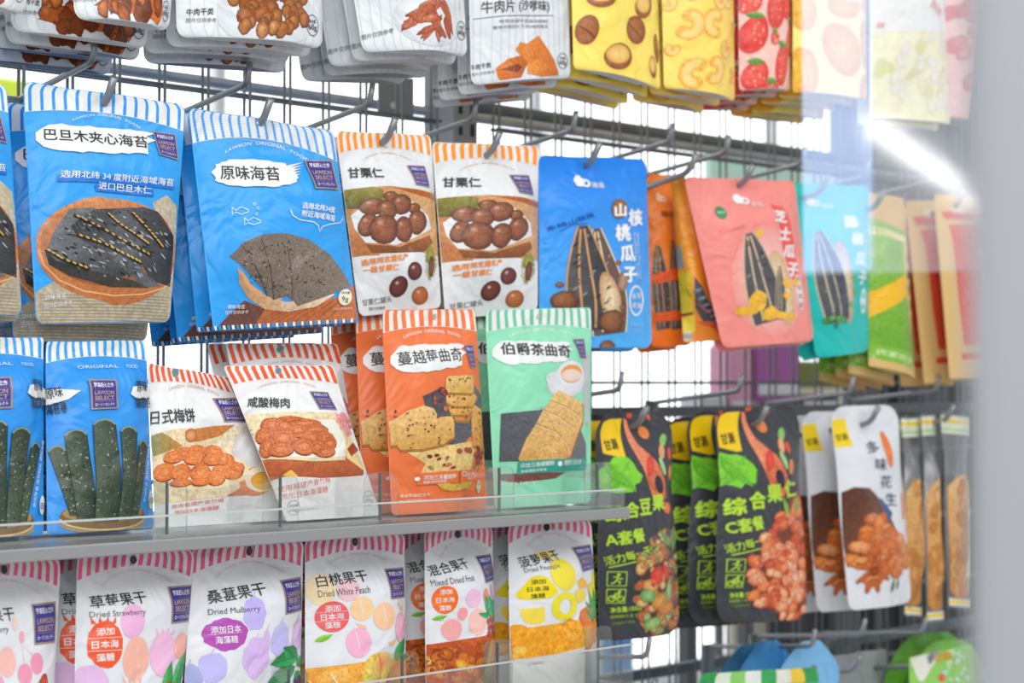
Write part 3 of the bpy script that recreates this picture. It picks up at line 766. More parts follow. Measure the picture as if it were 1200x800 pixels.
def art_seed_blue():
    Q = [(631, 182), (757, 186), (764, 408), (632, 408)]; a = Art(Q, 11)
    a.part('food_print')
    seed_big(a, 688, 268, 706, 392, 22, '#6b4c3a', '#e6cfa4'); seed_big(a, 671, 265, 686, 388, 24, '#2c2b30', '#c99660', 6)
    a.ell(702, 352, 12, 34, '#e8d4ac', -12, '#b98a58', 5, 'food_photo_print')
    for x, y, r in ((655, 352, 13), (705, 377, 15), (650, 333, 4), (714, 308, 3.5), (716, 361, 4), (704, 408, 10)): a.ell(x, y, r, r * .9, '#a46a44', 20, '#5c3420', 8, 'food_photo_print', wob=.06, hi=(-.3, -.3))
    a.ell(718, 330, 7, 13, '#b98f78', 20, '#7a5a4c', 6, 'food_photo_print')
    a.part('printed_lettering'); chick(a, 679, 214, 9); a.text('洽洽', 687, 217, 702, 217, 7, '#ffffff', off=.03)
    a.text('多味山核桃', 637, 268, 684, 252, 6, '#1552a8'); a.line([(648, 271), (660, 264), (676, 262)], .8, '#1552a8', 4)
    for i, t in enumerate(('Walnut Flavored', 'Sunflower Seeds')):
        V = [(741 - 4 * i, 272), (744 - 4 * i, 326)]; a.text(t, *V[0], *V[1], 3.2, '#d9ecff')
    a.ring(737, 352, 10.5, 17, 2.4, '#eaf4ff', 5); a.down('核桃', 733, 347, 734, 358, 7, '#eaf4ff'); a.down('香脆', 741, 346, 742, 358, 7, '#eaf4ff')
    a.text('净含量:108g', 731, 381, 749, 380, 3.6, '#d9ecff'); a.text('葵花籽', 735, 388, 748, 388, 4, '#bcdcff')
    a.part('title_lettering'); a.ell(717, 245, 10, 11.5, '#a87a4c', edge='#7c522c', lvl=4)
    for ch, x, y, s_ in (('山', 718, 247, 15), ('核', 738, 255, 20), ('桃', 722, 273, 20), ('瓜', 727, 297, 20), ('子', 729, 322, 19)): a.text(ch, x - s_ / 2, y, x + s_ / 2, y - 1, s_, '#ffffff', 7, off=.045)
    return a
r_ = pouch('seed_pouch', 'royal blue sunflower seed pouch with big white vertical characters', 'sunflower seed pouch', 'blue seed pouches', [(631, 182), (757, 186), (764, 408), (632, 408)], (-0.168, -0.186), art_seed_blue(), ('#0f7ee6', '#4fb0f2'), T=0.014, hs=0.06, gusset=0.5, rb=0.012, phase=.4, foil='printed_film')
stack(r_, 1, HD, 'royal blue sunflower seed pouch', 'on its hook', seed=15, jit=0.003)
peg_hook(685, 192, 'steel peg hook through the royal blue seed pouches', L=0.178, Yh=-0.168)

def art_seed_orange():
    Q = [(757, 203), (815, 207), (827, 405), (764, 408)]; a = Art(Q, 13)
    a.part('food_print')
    seed_big(a, 767, 285, 778, 385, 9, '#3c2a24', '#c98d50'); seed_big(a, 784, 280, 796, 385, 10, '#32241f', '#b9793c'); seed_big(a, 806, 290, 822, 385, 12, '#3c3c40', '#d0c0b0')
    a.poly([(764, 318), (800, 310), (832, 330), (832, 340), (790, 326), (765, 330)], '#e0561c', 6, 'food_photo_print')
    a.poly([(766, 365), (800, 362), (838, 380), (838, 388), (800, 374), (767, 376)], '#e0561c', 6, 'food_photo_print')
    a.part('printed_lettering'); chick(a, 776, 232, 7, '#f7c9a0'); a.text('焦糖瓜子', 768, 250, 812, 252, 8, '#8a3a10')
    return a
r_ = pouch('seed_pouch', 'orange sunflower seed pouch just behind the turned one', 'sunflower seed pouch', 'orange seed pouches', [(758, 203), (800, 206), (812, 404), (762, 408)], (-0.112, -0.127), art_seed_orange(), ('#f0842a', '#ea6f17'), T=0.014, hs=0.06, gusset=0.4, rb=0.01)
stack(r_, 1, HD, 'orange sunflower seed pouch', 'on its hook', seed=17, jit=0.003)
def art_orange_side():
    Q = [(786, 204), (802, 207), (850, 398), (800, 402)]; a = Art(Q, 14)
    a.part('back_panel_print')
    a.poly([(786, 205), (794, 206), (806, 260), (813, 400), (800, 402), (787, 300)], '#f3a33a', 1)
    a.poly([(787, 262), (802, 262), (806, 320), (789, 322)], '#e6cf3a', 2); a.poly([(789, 322), (806, 318), (807, 323), (790, 327)], '#5a4a28', 2); a.poly([(791, 330), (808, 326), (812, 362), (797, 368)], '#ead03c', 2)
    for i in range(9): a.line([(789, 284 + i * 4), (803, 283 + i * 4)], .6, '#8a7a28', 4)
    a.poly([(797, 368), (808, 364), (811, 390), (799, 393)], '#f4f0e8', 4)
    for i in range(8): a.line([(798.5 + i * 1.4, 369), (800.5 + i * 1.4, 389)], .7, '#2a2a2a', 5)
    a.poly([(787, 240), (793, 240), (796, 258), (789, 260)], '#8aa0a8', 4)
    a.part('food_print')
    a.poly([(805, 268), (812, 280), (830, 330), (846, 372), (838, 370), (820, 345), (808, 310)], '#4a4c52', 3, 'rough_food_print')
    for P in ([(806, 296), (816, 312), (828, 330), (818, 318)], [(812, 340), (822, 352), (834, 350), (826, 340)], [(826, 352), (838, 376), (844, 378), (834, 356)]): a.poly(P, '#e4572c', 5, 'food_photo_print')
    for i in range(8): a.ell(809 + i * 4.5, 285 + i * 11, 2.5, 5, '#8fa8bc', 60, '#565a62', 5, n=8)
    return a
r_ = pouch('seed_pouch', 'orange sunflower seed pouch twisted to show its yellow back panel and bar code', 'sunflower seed pouch', 'orange seed pouches', [(786, 204), (803, 207), (850, 398), (801, 402)], (-0.135, -0.160, -0.176, -0.150), art_orange_side(), '#f08a2a', T=0.012, hs=0.05, rb=0.004, rt=0.003)
peg_hook(800, 203, 'steel peg hook through the orange seed pouches', L=0.178)

def art_seed_pink():
    Q = [(801, 207), (931, 212), (954, 400), (847, 408)]; a = Art(Q, 17)
    a.part('food_print')
    a.ell(893, 335, 44, 62, '#f7c6bd', -8, '#f2998f', 1)
    a.ell(906, 345, 14, 42, '#f3dfb8', -12, '#d2a878', 3, 'food_photo_print')
    seed_big(a, 866, 284, 893, 382, 20, '#44444c', '#d9c09a'); seed_big(a, 905, 322, 903, 380, 7, '#4a4a50', '#e6d0a4', 6)
    for x, y, w, h in ((877, 360, 10, 11), (866, 371, 12, 5), (893, 374, 10, 7), (913, 341, 5, 6), (912, 355, 5, 5), (878, 284, 4, 5), (925, 340, 4, 5), (910, 376, 14, 4)): a.blot(x, y, w, h, '#f2b93a', 8, .18, 12, m='food_photo_print')
    a.part('printed_lettering'); chick(a, 867, 240, 9); a.text('洽洽', 874, 245, 888, 246, 7, '#fbe4de', off=.03)
    a.ell(839, 257, 5.5, 8.5, '#2f9a60', -10, '#1f8450', 4); a.text('香瓜子', 835, 257, 843, 257, 3, '#ffffff', 6)
    a.text('Cheese', 836, 282, 862, 274, 6, '#ef7f78', off=0)
    a.ell(930, 350, 5, 20, '#f8ece8', -8, '#f5dcd6', 4); a.down('醇香酥脆', 929, 336, 932, 364, 6, '#9a8a88')
    a.part('title_lettering'); a.poly([(897, 246), (912, 250), (925, 300), (932, 345), (922, 340), (908, 300)], '#ef5448', 3)
    for ch, x, y, s_ in (('芝', 904, 262, 16), ('士', 910, 283, 16), ('瓜', 917, 304, 16), ('子', 922, 325, 16)): a.text(ch, x - s_ / 2, y, x + s_ / 2, y + 1, s_, '#ffffff', 7, off=.04)
    return a
r_ = pouch('seed_pouch', 'coral pink sunflower seed pouch with yellow cheese crumbs', 'sunflower seed pouch', 'pink seed pouches', [(801, 207), (931, 212), (954, 400), (847, 408)], (-0.168, -0.188), art_seed_pink(), '#f38f86', T=0.018, hs=0.06, gusset=0.55, rb=0.012, phase=1.2, foil='silver_foil')
stack(r_, 1, HD, 'coral pink sunflower seed pouch', 'on its hook', seed=19, jit=0.001, extra=[(.016, 0, 0)])
peg_hook(866, 215, 'steel peg hook through the coral pink seed pouches', L=0.178)
def art_seed_teal():
    Q = [(912, 212), (1018, 218), (1018, 412), (945, 420)]; a = Art(Q, 19)
    a.part('food_print')
    a.ell(975, 345, 11, 45, '#e6d8b4', -10, '#b9986c', 3, 'food_photo_print')
    seed_big(a, 945, 288, 968, 388, 17, '#3f4a5e', '#c4bca0'); a.pile((962, 388, 16, 4), 14, 2.5, 2.5, ['#5aa858', '#7fc06a', '#3f8a48'], '#2f7038', lvl=7)
    for x, y in ((988, 345), (990, 358), (984, 372)): a.ell(x, y, 3, 3, '#6fc47a', edge='#3f9a58', lvl=7, n=8)
    a.part('printed_lettering'); chick(a, 944, 245, 9); a.text('洽洽', 952, 250, 968, 251, 7, '#e8fbf8', off=.03)
    for x, y in ((1001, 300), (1004, 330)): a.down('花椒味', x, y - 12, x + 2, y + 12, 4, '#d8f4f2')
    a.ell(1003, 367, 5, 13, '#dff4f0', edge='#c8ece8', lvl=4); a.down('香麻', 1003, 362, 1003, 373, 6, '#47a8a4')
    a.part('title_lettering')
    for ch, x, y, s_ in (('藤', 983, 275, 18), ('椒', 990, 298, 17), ('瓜', 995, 322, 16), ('子', 1000, 343, 15)): a.text(ch, x - s_ / 2, y, x + s_ / 2, y + 1, s_, '#ffffff', 7, off=.04)
    return a
r_ = pouch('seed_pouch', 'turquoise sunflower seed pouch beside the coral pink one', 'sunflower seed pouch', 'turquoise seed pouches', [(926, 214), (1018, 218), (1018, 412), (956, 420)], (-0.150, -0.168), art_seed_teal(), '#1fbcb4', T=0.016, hs=0.06, gusset=0.55, rb=0.012, phase=2.2)
stack(r_, 1, HD, 'turquoise sunflower seed pouch', 'on its hook', seed=21, jit=0.003)
peg_hook(955, 226, 'steel peg hook through the turquoise seed pouches', L=0.178)
KR = '#d9b473'
def art_kraft_green():
    Q = [(1000, 222), (1060, 232), (1072, 444), (1012, 428)]; a = Art(Q, 23)
    a.part('printed_panel')
    a.poly([(994, 250), (1062, 275), (1068, 425), (1008, 410)], '#8fbf3c', 1, 'food_photo_print', '#6aa82c', (0, 1))
    a.poly([(994, 262), (1058, 280), (1059, 288), (995, 272)], '#e8d9a0', 2); a.poly([(1004, 345), (1054, 322), (1056, 345), (1006, 375)], '#f0b81c', 3)
    a.poly([(1008, 418), (1068, 434), (1068, 430), (1008, 412)], '#e8d9a0', 2); a.poly([(1012, 402), (1066, 418), (1064, 434), (1010, 418)], '#7cb82e', 3)
    a.text('农家炒货', 1016, 411, 1060, 425, 7, '#e6f0c0', 5)
    a.part('title_lettering'); a.poly([(1050, 285), (1068, 290), (1072, 400), (1052, 396)], '#e6c884', 4); a.down('香酥西瓜子', 1059, 305, 1062, 378, 12, '#4a4428', off=.03); a.blot(1062, 392, 6, 9, '#7a8a3a', 5, .1, 14)
    return a
r_ = pouch('kraft_seed_pouch', 'kraft paper seed pouch with a green printed front and yellow band', 'kraft paper pouch', 'green kraft pouches', [(1010, 224), (1060, 232), (1072, 444), (1018, 429)], (-0.135, -0.165), art_kraft_green(), KR, T=0.015, hs=0.06, gusset=0.8, rb=0.002, rt=0.002, film='matte_paper_print', foil='matte_paper_print')
stack(r_, 3, HD, 'green fronted kraft seed pouch', 'on its hook', seed=23, jit=0.004, extra=[(-.01, 0, -.006)] * 3)
def art_kraft_red():
    Q = [(1094, 228), (1152, 230), (1160, 442), (1114, 444)]; a = Art(Q, 25)
    a.part('printed_panel')
    a.poly([(1101, 252), (1152, 254), (1153, 266), (1104, 264)], '#d94436', 2); a.poly([(1106, 272), (1153, 273), (1158, 412), (1122, 412)], '#e2503c', 2, 'food_photo_print')
    a.poly([(1121, 420), (1158, 420), (1159, 426), (1121, 426)], '#d94436', 2)
    a.part('printed_lettering'); chick(a, 1120, 250, 8, '#f3d9c0'); a.text('香瓜子', 1126, 254, 1144, 255, 6, '#f3d9c0'); a.down('焦糖', 1140, 310, 1142, 340, 12, '#f6d8c0')
    return a
r_ = pouch('kraft_seed_pouch', 'kraft paper seed pouch with a red printed front, frontmost of its hook', 'kraft paper pouch', 'red kraft pouches', [(1094, 228), (1165, 230), (1175, 442), (1113, 444)], (-0.16, -0.185), art_kraft_red(), KR, T=0.013, hs=0.05, gusset=0.8, rb=0.002, rt=0.002, film='matte_paper_print', foil='matte_paper_print')
stack(r_, 2, (0, 0.04, -0.005), 'red fronted kraft seed pouch', 'on its hook', seed=25, jit=0.004, rot=2.5)
peg_hook(1030, 240, 'steel peg hook through the green kraft pouches', L=0.165)
peg_hook(1125, 240, 'steel peg hook through the red kraft pouches', L=0.165)
# ------------------------------------------------------------------ beef snack and fruit pouches hanging above, seen from below
def beef_base(Q, seed):
    a = Art(Q, seed); a.part('food_print')
    for i in range(15):
        u = -0.97 + i * 0.139 + a.r.uniform(-.03, .03)
        a.line(a.px([(u, 0.0), (u + .01, 0.25), (u, 0.5), (u + .01, .75), (u, 0.99)]), 0.8, '#ced3d7', 1)
    return a
def grams(a, x, y, r):
    a.ring(x, y, r, r * 1.1, .8, '#4a4a4c', 5); a.text('净含量', x - r * .55, y - r * .4, x + r * .55, y - r * .4, r * .42, '#4a4a4c', 6); a.text('60g', x - r * .72, y + r * .3, x + r * .72, y + r * .3, r * .8, '#3a3a3c', 6)
BEEF = '#e3e7ea'
def art_popcorn(k=0):
    Q = [(190, -215), (392, -195), (378, 57), (205, 43)]; a = beef_base(Q, 31 + k)
    a.ell(305, 26, 62, 34, '#f2f4f5', 3, '#d3d8dc', 2)
    a.pile((305, 20, 50, 26), 70, 8.5, 7.5, ['#c98342', '#b8692e', '#d99a58', '#a95c28', '#c67a3a'], ['#6e3a18', '#7d441e'], lvl=4, wob=.14)
    a.part('printed_lettering'); a.text('牛肉干类', 213, 20, 240, 21, 7, '#3a3a3c'); a.text('图片仅供参考', 213, 28, 243, 30, 4.5, '#6a6a6c', off=0); grams(a, 362, 35, 9.5)
    a.part('title_lettering'); a.text('牛肉粒(五香味)', 225, -120, 350, -108, 15, '#3a3a3c')
    return a
def art_meat(k=0):
    Q = [(0, -205), (196, -190), (172, 58), (14, 36)]; a = beef_base(Q, 33 + k)
    a.ell(95, 25, 60, 36, '#f2f4f5', 6, '#d3d8dc', 2)
    a.pile([(40, 28), (60, -22), (120, -30), (150, 10), (146, 52), (90, 44)], 60, 11, 7.5, ['#c4672c', '#8a431c', '#d87a34', '#6e3416', '#b85a24'], ['#4a2410', '#6a3214'], 'rough_food_print', lvl=4, wob=.2)
    a.poly([(38, 27), (60, 33), (120, 44), (147, 53), (150, 35), (120, 24), (70, 14)], '#9a4c1e', 3, 'rough_food_print', '#d26a28', (1, 0))
    a.part('printed_lettering'); a.text('牛肉干类', 22, 8, 40, 12, 6, '#3a3a3c'); a.text('图片仅供参考', 14, 18, 42, 22, 4.5, '#6a6a6c', off=0); grams(a, 158, 39, 9)
    return a
def art_jerky(k=0):
    Q = [(372, -200), (530, -190), (549, 66), (425, 61)]; a = beef_base(Q, 35 + k)
    a.ell(492, 34, 42, 26, '#f5f6f7', 10, '#cfd5da', 2)
    rr = a.r
    for i in range(26):
        x, y = 468 + 55 * rr.random(), 20 + 28 * rr.random(); an = rr.uniform(-55, -5) if x < 495 else rr.uniform(35, 75)
        if y < 24 and (x < 480 or x > 515): continue
        a.ell(x, y, rr.uniform(12, 19), rr.uniform(2.6, 4), rr.choice(['#d27a52', '#c0623a', '#b4552f', '#dc8a62']), an, rr.choice(['#8a3a1e', '#a24a28']), 4, 'rough_food_print', 11, .1, (0, -.3))
    a.part('printed_lettering'); a.text('图片仅供参考', 423, 48, 452, 44, 5, '#5a5a5c', off=0); grams(a, 538, 43, 8)
    return a
def art_slices(k=0):
    Q = [(545, -190), (668, -175), (675, 92), (552, 100)]; a = beef_base(Q, 37 + k)
    for P, c, d in [([(577, 82), (590, 72), (606, 68), (612, 78), (604, 94), (580, 96)], '#e07a20', '#b85a14'), ([(598, 62), (604, 53), (612, 55), (628, 45), (638, 58), (648, 72), (656, 90), (630, 93), (614, 90), (610, 74)], '#e0842c', '#c8681c'), ([(582, 84), (600, 78), (606, 82), (600, 88)], '#8a3c10', '#6a2c0c'), ([(612, 78), (630, 72), (640, 82), (628, 90), (612, 90)], '#ee9438', '#d87a24')]:
        a.poly(P, c, 4, 'rough_food_print', d, (1, .5))
    a.part('printed_lettering'); a.text('牛肉干类', 551, 80, 572, 78, 6.5, '#3a3a3c'); a.text('图片仅供参考', 552, 88, 576, 86, 4, '#6a6a6c', off=0); grams(a, 661, 73, 8)
    a.line([(553, 24), (648, 21)], .8, '#5a5a5c', 4); a.text('使用去筋牛后腿肉精制', 578, 29, 640, 28, 4, '#6a6a6c', off=0); a.text('整块牛肉切片,不添加植物蛋白', 572, 36, 640, 34, 4, '#6a6a6c', off=0)
    a.part('title_lettering'); a.text('牛肉片', 560, 12, 596, 11, 15, '#4a4a4c'); a.text('(沙嗲味)', 602, 11, 643, 11, 15, '#4a4a4c')
    return a
G0_ = dict(hs=0.1, gusset=0.8, T=0.016, rb=0.010, rt=0.01, gh=0.006)
UD = (0, 0.024, -0.0037)
def beef(q, Y, art, label, what, where, n, seed, **k):
    kw = dict(G0_); kw.update(k)
    r = pouch('beef_snack_pouch', label, 'beef snack pouch', 'white beef snack pouches hanging above', q, Y, art, BEEF, phase=seed, **kw)
    if n: stack(r, n, UD, what, where, seed=seed, jit=0.003, rot=0.4, extra=[(-.006 * ((i % 2) * 2 - 1), 0, -0.001) for i in range(n)])
    return r
beef([(-130, -215), (46, -200), (30, 16), (-95, 3)], (-0.172, -0.196), art_popcorn(1), 'white beef snack pouch cut by the upper picture corner', '', '', 0, 41)
beef([(64, -215), (216, -200), (198, 37), (88, 22)], (-0.190, -0.214), art_meat(1), 'white beef snack pouch hanging before the dark roasted meat stack', '', '', 0, 42)
beef([(0, -205), (184, -190), (172, 58), (14, 36)], (-0.150, -0.168), art_meat(), 'white beef snack pouch with dark roasted meat, topmost of its stack', 'white roasted meat pouch', 'in its stack', 3, 43, T=0.013)
beef([(200, -215), (374, -195), (378, 57), (207, 43)], (-0.175, -0.199), art_popcorn(), 'white beef snack pouch with golden brown lumps on a plate, front of its hook', 'white golden meat lump pouch', 'on its hook', 3, 44, T=0.017)
beef([(382, -200), (530, -190), (548, 66), (425, 61)], (-0.178, -0.204), art_jerky(), 'white jerky strip pouch tilted above the fan crisp seaweed hook', 'white jerky strip pouch', 'on its hook', 4, 45, T=0.017)
beef([(545, -190), (660, -175), (669, 92), (552, 100)], (-0.172, -0.194), art_slices(), 'white beef slice pouch with a bracketed title and orange slices', 'white beef slice pouch', 'on its hook', 3, 46, T=0.014)

def art_hazel():
    Q = [(658, -170), (775, -160), (776, 105), (670, 80)]; a = Art(Q, 51); a.part('food_print')
    for x, y, rx, ry, ro, half in [(691, 5, 15, 14, 10, 1), (745, 17, 13, 14, 30, 1), (679, 41, 9.5, 16, 0, 0), (734, 43, 14, 16, -35, 0), (712, 71, 17, 14, 8, 1), (768, 62, 5, 16, -8, 0), (761, 82, 6, 12, -10, 1), (700, -40, 15, 14, 10, 1), (750, -30, 12, 14, 10, 0)]:
        a.ell(x, y + 4, rx * 1.15, ry * .9, '#e2bd3c', ro, '#f3d85a', 1)
        a.ell(x, y, rx, ry, '#b5713c', ro, '#8a4a24', 3, 'food_photo_print', hi=(-.3, -.2))
        if half: a.ell(x - 1, y - ry * .18, rx * .85, ry * .72, '#f4d27a', ro, '#d99c4a', 5); a.line([(x - 1, y - ry * .8), (x, y + ry * .3)], 1, '#e2b45a', 6)
        else: a.line([(x - rx * .7, y - ry * .3), (x, y + 1), (x + rx * .7, y + ry * .6)], 1.2, '#5a3420', 5)
    return a
def art_cashew():
    Q = [(768, -160), (860, -150), (862, 119), (777, 103)]; a = Art(Q, 53); a.part('food_print')
    for x, y, r, ro in [(797, 37, 17, 20), (822, 37, 17, 200), (832, 10, 12, 60), (803, 90, 17, 190), (824, 88, 15, 10), (838, 65, 11, 120), (855, 92, 9, 0), (779, 12, 8, 40), (783, 62, 8, 100), (845, 8, 12, 90), (795, 0, 12, 300), (856, 40, 7, 20), (810, -35, 16, 30)]:
        P = [(x + r * .62 * math.cos(math.radians(ro + t)) * .75, y + r * .62 * math.sin(math.radians(ro + t))) for t in range(-115, 116, 23)]
        a.line(P, r * .82, '#f0b54e', 3, 'food_photo_print'); a.line(P, r * .45, '#f7cf7c', 4)
        for p in (P[0], P[-1]): a.ell(p[0], p[1], r * .41, r * .41, '#f0b850', edge='#f0b54e', lvl=3, m='food_photo_print', n=12)
    return a
def art_strawb():
    Q = [(858, -150), (927, -150), (928, 107), (862, 106)]; a = Art(Q, 55); a.part('food_print')
    for x, y, rx, ry in [(873, 45, 13, 22), (869, 8, 10, 14), (875, 92, 12, 17), (899, 15, 14, 26), (906, 80, 11, 24), (918, 5, 9, 24), (922, 50, 8, 20), (880, -30, 14, 22), (895, 50, 6, 8), (890, 110, 10, 12), (912, -35, 12, 24)]:
        a.ell(x, y, rx, ry, '#f0564a', 10, '#dc3a34', 3, 'food_photo_print', hi=(-.3, -.3))
        for _ in range(9): a.ell(x + a.r.uniform(-.6, .6) * rx, y + a.r.uniform(-.6, .6) * ry, .8, 1.1, '#f8c8a0', lvl=5, n=6)
        a.leaf(x - rx * .6, y - ry * 1.05, x + rx * .7, y - ry * .85, 4, '#7fb04c', '#4a8034', 5)
    return a
def art_mango():
    Q = [(925, -150), (1019, -140), (1017, 118), (927, 108)]; a = Art(Q, 57); a.part('food_print')
    for x, y, rx, ry, ro in [(976, 63, 20, 33, -28), (935, 18, 12, 23, -5), (935, 85, 14, 27, -8), (978, 12, 20, 16, 20), (1010, 55, 12, 28, -10), (1012, 105, 10, 16, 0), (1010, 10, 8, 10, 20)]:
        a.ell(x, y, rx, ry, '#fcc23c', ro, '#f2a51e', 3, 'food_photo_print')
        c, s_ = math.cos(math.radians(ro)), math.sin(math.radians(ro))
        for t in (-.55, -.2, .2, .55):
            a.line([(x + rx * t * c + ry * .75 * s_, y + rx * t * s_ - ry * .75 * c), (x + rx * t * c - ry * .75 * s_, y + rx * t * s_ + ry * .75 * c)], .8, '#e89a1c', 5)
    a.poly([(925, 0), (955, 3), (1018, 12), (1018, -4), (925, -20)], '#f4f4f0', 2)
    return a
def art_pale():
    Q = [(1014, -140), (1100, -130), (1114, 146), (1019, 138)]; a = Art(Q, 59); a.part('food_print')
    a.poly([(1018, -20), (1105, -10), (1108, 36), (1018, 33)], '#f5f4ee', 2)
    for _ in range(34):
        x, y = a.r.uniform(1024, 1104), a.r.uniform(40, 132)
        a.ell(x, y, a.r.uniform(4, 7), a.r.uniform(7, 12), a.r.choice(['#f6f4e8', '#f8f0e4', '#e8e4a8', '#d4d860', '#f2efe2']), a.r.uniform(-40, 30), a.r.choice(['#e0d8b8', '#d8d488', '#ecd8c0']), 4, n=11)
    a.part('title_lettering'); a.text('脆冬枣', 1075, 0, 1092, 12, 12, '#e8705a'); a.text('香脆', 1022, 24, 1028, 26, 7, '#e8705a')
    return a
def art_pink():
    Q = [(1096, -130), (1160, -120), (1135, 142), (1110, 138)]; a = Art(Q, 61); a.part('food_print')
    a.pile((1125, 85, 16, 50), 30, 6, 6, ['#e89a98', '#f0b4b0', '#e07a78'], '#d86a6a'); a.poly([(1096, -60), (1160, -60), (1145, 35), (1100, 36)], '#f4f2f0', 5)
    return a
FR = dict(hs=0.08, gusset=0.75, T=0.017, rb=0.006, rt=0.008, gh=0.006)
for nm, cat, q, Y, art, base, lb, what, n, g in [
    ('nut_pouch', 'nut pouch', [(666, -170), (766, -160), (774, 105), (672, 80)], (-0.175, -0.198), art_hazel(), '#f6dc66', 'yellow hazelnut pouch covered with brown nuts, front of its hook', 'yellow hazelnut pouch', 3, 'yellow hazelnut pouches'),
    ('nut_pouch', 'nut pouch', [(772, -160), (858, -150), (861, 119), (778, 103)], (-0.175, -0.198), art_cashew(), '#f8d766', 'yellow cashew pouch with golden curved nuts, front of its hook', 'yellow cashew pouch', 2, 'yellow cashew pouches'),
    ('dried_fruit_pouch', 'dried fruit pouch', [(864, -150), (924, -150), (926, 107), (866, 106)], (-0.170, -0.186), art_strawb(), '#f6c3b8', 'pink pouch printed with red strawberries, front of its hook', 'pink strawberry print pouch', 3, 'pink strawberry print pouches'),
    ('dried_fruit_pouch', 'dried fruit pouch', [(929, -150), (1015, -140), (1015, 118), (929, 108)], (-0.178, -0.192), art_mango(), '#fae27c', 'pale yellow pouch printed with orange mango halves, front of its hook', 'pale yellow mango pouch', 4, 'yellow mango pouches'),
    ('dried_fruit_pouch', 'dried fruit pouch', [(1019, -140), (1100, -130), (1114, 146), (1019, 138)], (-0.172, -0.186), art_pale(), '#f1edc0', 'cream pouch printed with pale green fruit pieces', 'cream fruit pouch', 1, 'cream fruit pouches'),
    ('dried_fruit_pouch', 'dried fruit pouch', [(1096, -130), (1160, -120), (1135, 142), (1110, 138)], (-0.155, -0.165), art_pink(), '#f0c4c0', 'pale pink fruit pouch beyond the cream fruit pouch', '', 0, None)]:
    r_ = pouch(nm, lb, cat, g, q, Y, art, base, phase=len(what), **FR)
    if n: stack(r_, n, UD, what, 'on its hook', seed=len(lb), jit=0.003, rot=0.4, extra=[(-.004 * ((i % 2) * 2 - 1), 0, -0.002 * i) for i in range(n)])
# ------------------------------------------------------------------ upper shelf: seaweed rolls, plums, cookies
def art_roll():
    Q = [(53, 400), (171, 398), (180, 620), (55, 625)]; a = Art(Q, 71)
    a.header(13, 0.085, 0.115, '#2f9fec', base='#f3f0e2', ratio=0.40)
    a.part('food_print')
    a.ell(115, 603, 49, 17, '#8a6a3a', 0, '#7a5a30', 2); a.ell(115, 600, 46, 12, '#6a4a34', 0, '#a88a58', 3)
    a.line([(115 + 48 * math.cos(t), 606 + 15 * math.sin(t)) for t in np.linspace(0.05, 3.1, 18)], 2.4, '#dcb868', 6); a.line([(115 + 48 * math.cos(t), 611 + 13 * math.sin(t)) for t in np.linspace(0.1, 3.0, 18)], 3, '#b08a48', 5)
    def roll(xt0, xt1, yt, xb0, xb1, yb):
        return [(xt0, yt + 5), (xt0 + (xt1 - xt0) * .2, yt + 1), ((xt0 + xt1) / 2, yt - 1), (xt1 - (xt1 - xt0) * .2, yt + 1), (xt1, yt + 5), (xb1, yb), (xb0, yb)]
    for P in (roll(56, 71, 521, 77, 87, 603), roll(155, 167, 516, 141, 153, 604), roll(70, 90, 504, 84, 102, 608), roll(130, 151, 501, 127, 144, 608), roll(97, 123, 493, 102, 127, 611)):
        a.poly([(P[0][0] - .8, P[0][1]), *P[1:4], (P[4][0] + .8, P[4][1]), (P[5][0] + .8, P[5][1]), (P[6][0] - .8, P[6][1])], '#1d2a24', 4, 'rough_food_print'); a.poly(P, '#2c3a30', 5, 'rough_food_print', '#55644f', (-1, .1))
        xs = [p[0] for p in P]; ys = [p[1] for p in P]
        a.line(P[:5], 1.8, '#8d9878', 6)
        for _ in range(60):
            y = a.r.uniform(min(ys) + 8, max(ys) - 4); f = (y - min(ys)) / (max(ys) - min(ys)); xc = P[2][0] * (1 - f) + (P[5][0] + P[6][0]) / 2 * f
            a.ell(xc + a.r.uniform(-.42, .42) * (P[4][0] - P[0][0]), y, a.r.uniform(.4, 1.6), a.r.uniform(.4, 1.1), a.r.choice(['#8f9c84', '#66755e', '#0f1512', '#515f48', '#a4b09a']), a.r.uniform(0, 180), lvl=6, n=6)
    a.part('printed_lettering')
    a.text('ORIGINAL', 85, 432, 133, 430, 4, '#d8ecfb', off=0); a.text('FOOD', 143, 430, 157, 430, 4, '#d8ecfb', off=0)
    a.text('休闲零食 海苔制品 调味海苔', 161, 588, 171, 512, 4, '#e6f0f8'); a.ell(173, 585, 4, 11, '#e8f0ee', edge='#e8f0ee', lvl=4); a.text('10.8', 170, 586, 177, 586, 8, '#3a3c3e', 6)
    a.part('title_lettering'); a.poly([(144, 462), (147, 454), (156, 452), (173, 455), (173, 466), (152, 467)], '#f2f4f2', 2); a.poly([(46, 462), (50, 455), (66, 456), (83, 459), (72, 468), (54, 473)], '#f2f4f2', 2)
    a.text('原味', 152, 453, 167, 452, 13, '#2e2e30', off=.02); a.text('海苔卷', 150, 472, 173, 470, 13, '#2e2e30', off=.02)
    a.text('原味', 54, 460, 67, 458, 13, '#2e2e30', off=.02); a.text('海苔卷', 54, 478, 71, 476, 13, '#2e2e30', off=.02)
    a.badge([(92, 447), (127, 446), (128, 479), (94, 481)])
    return a
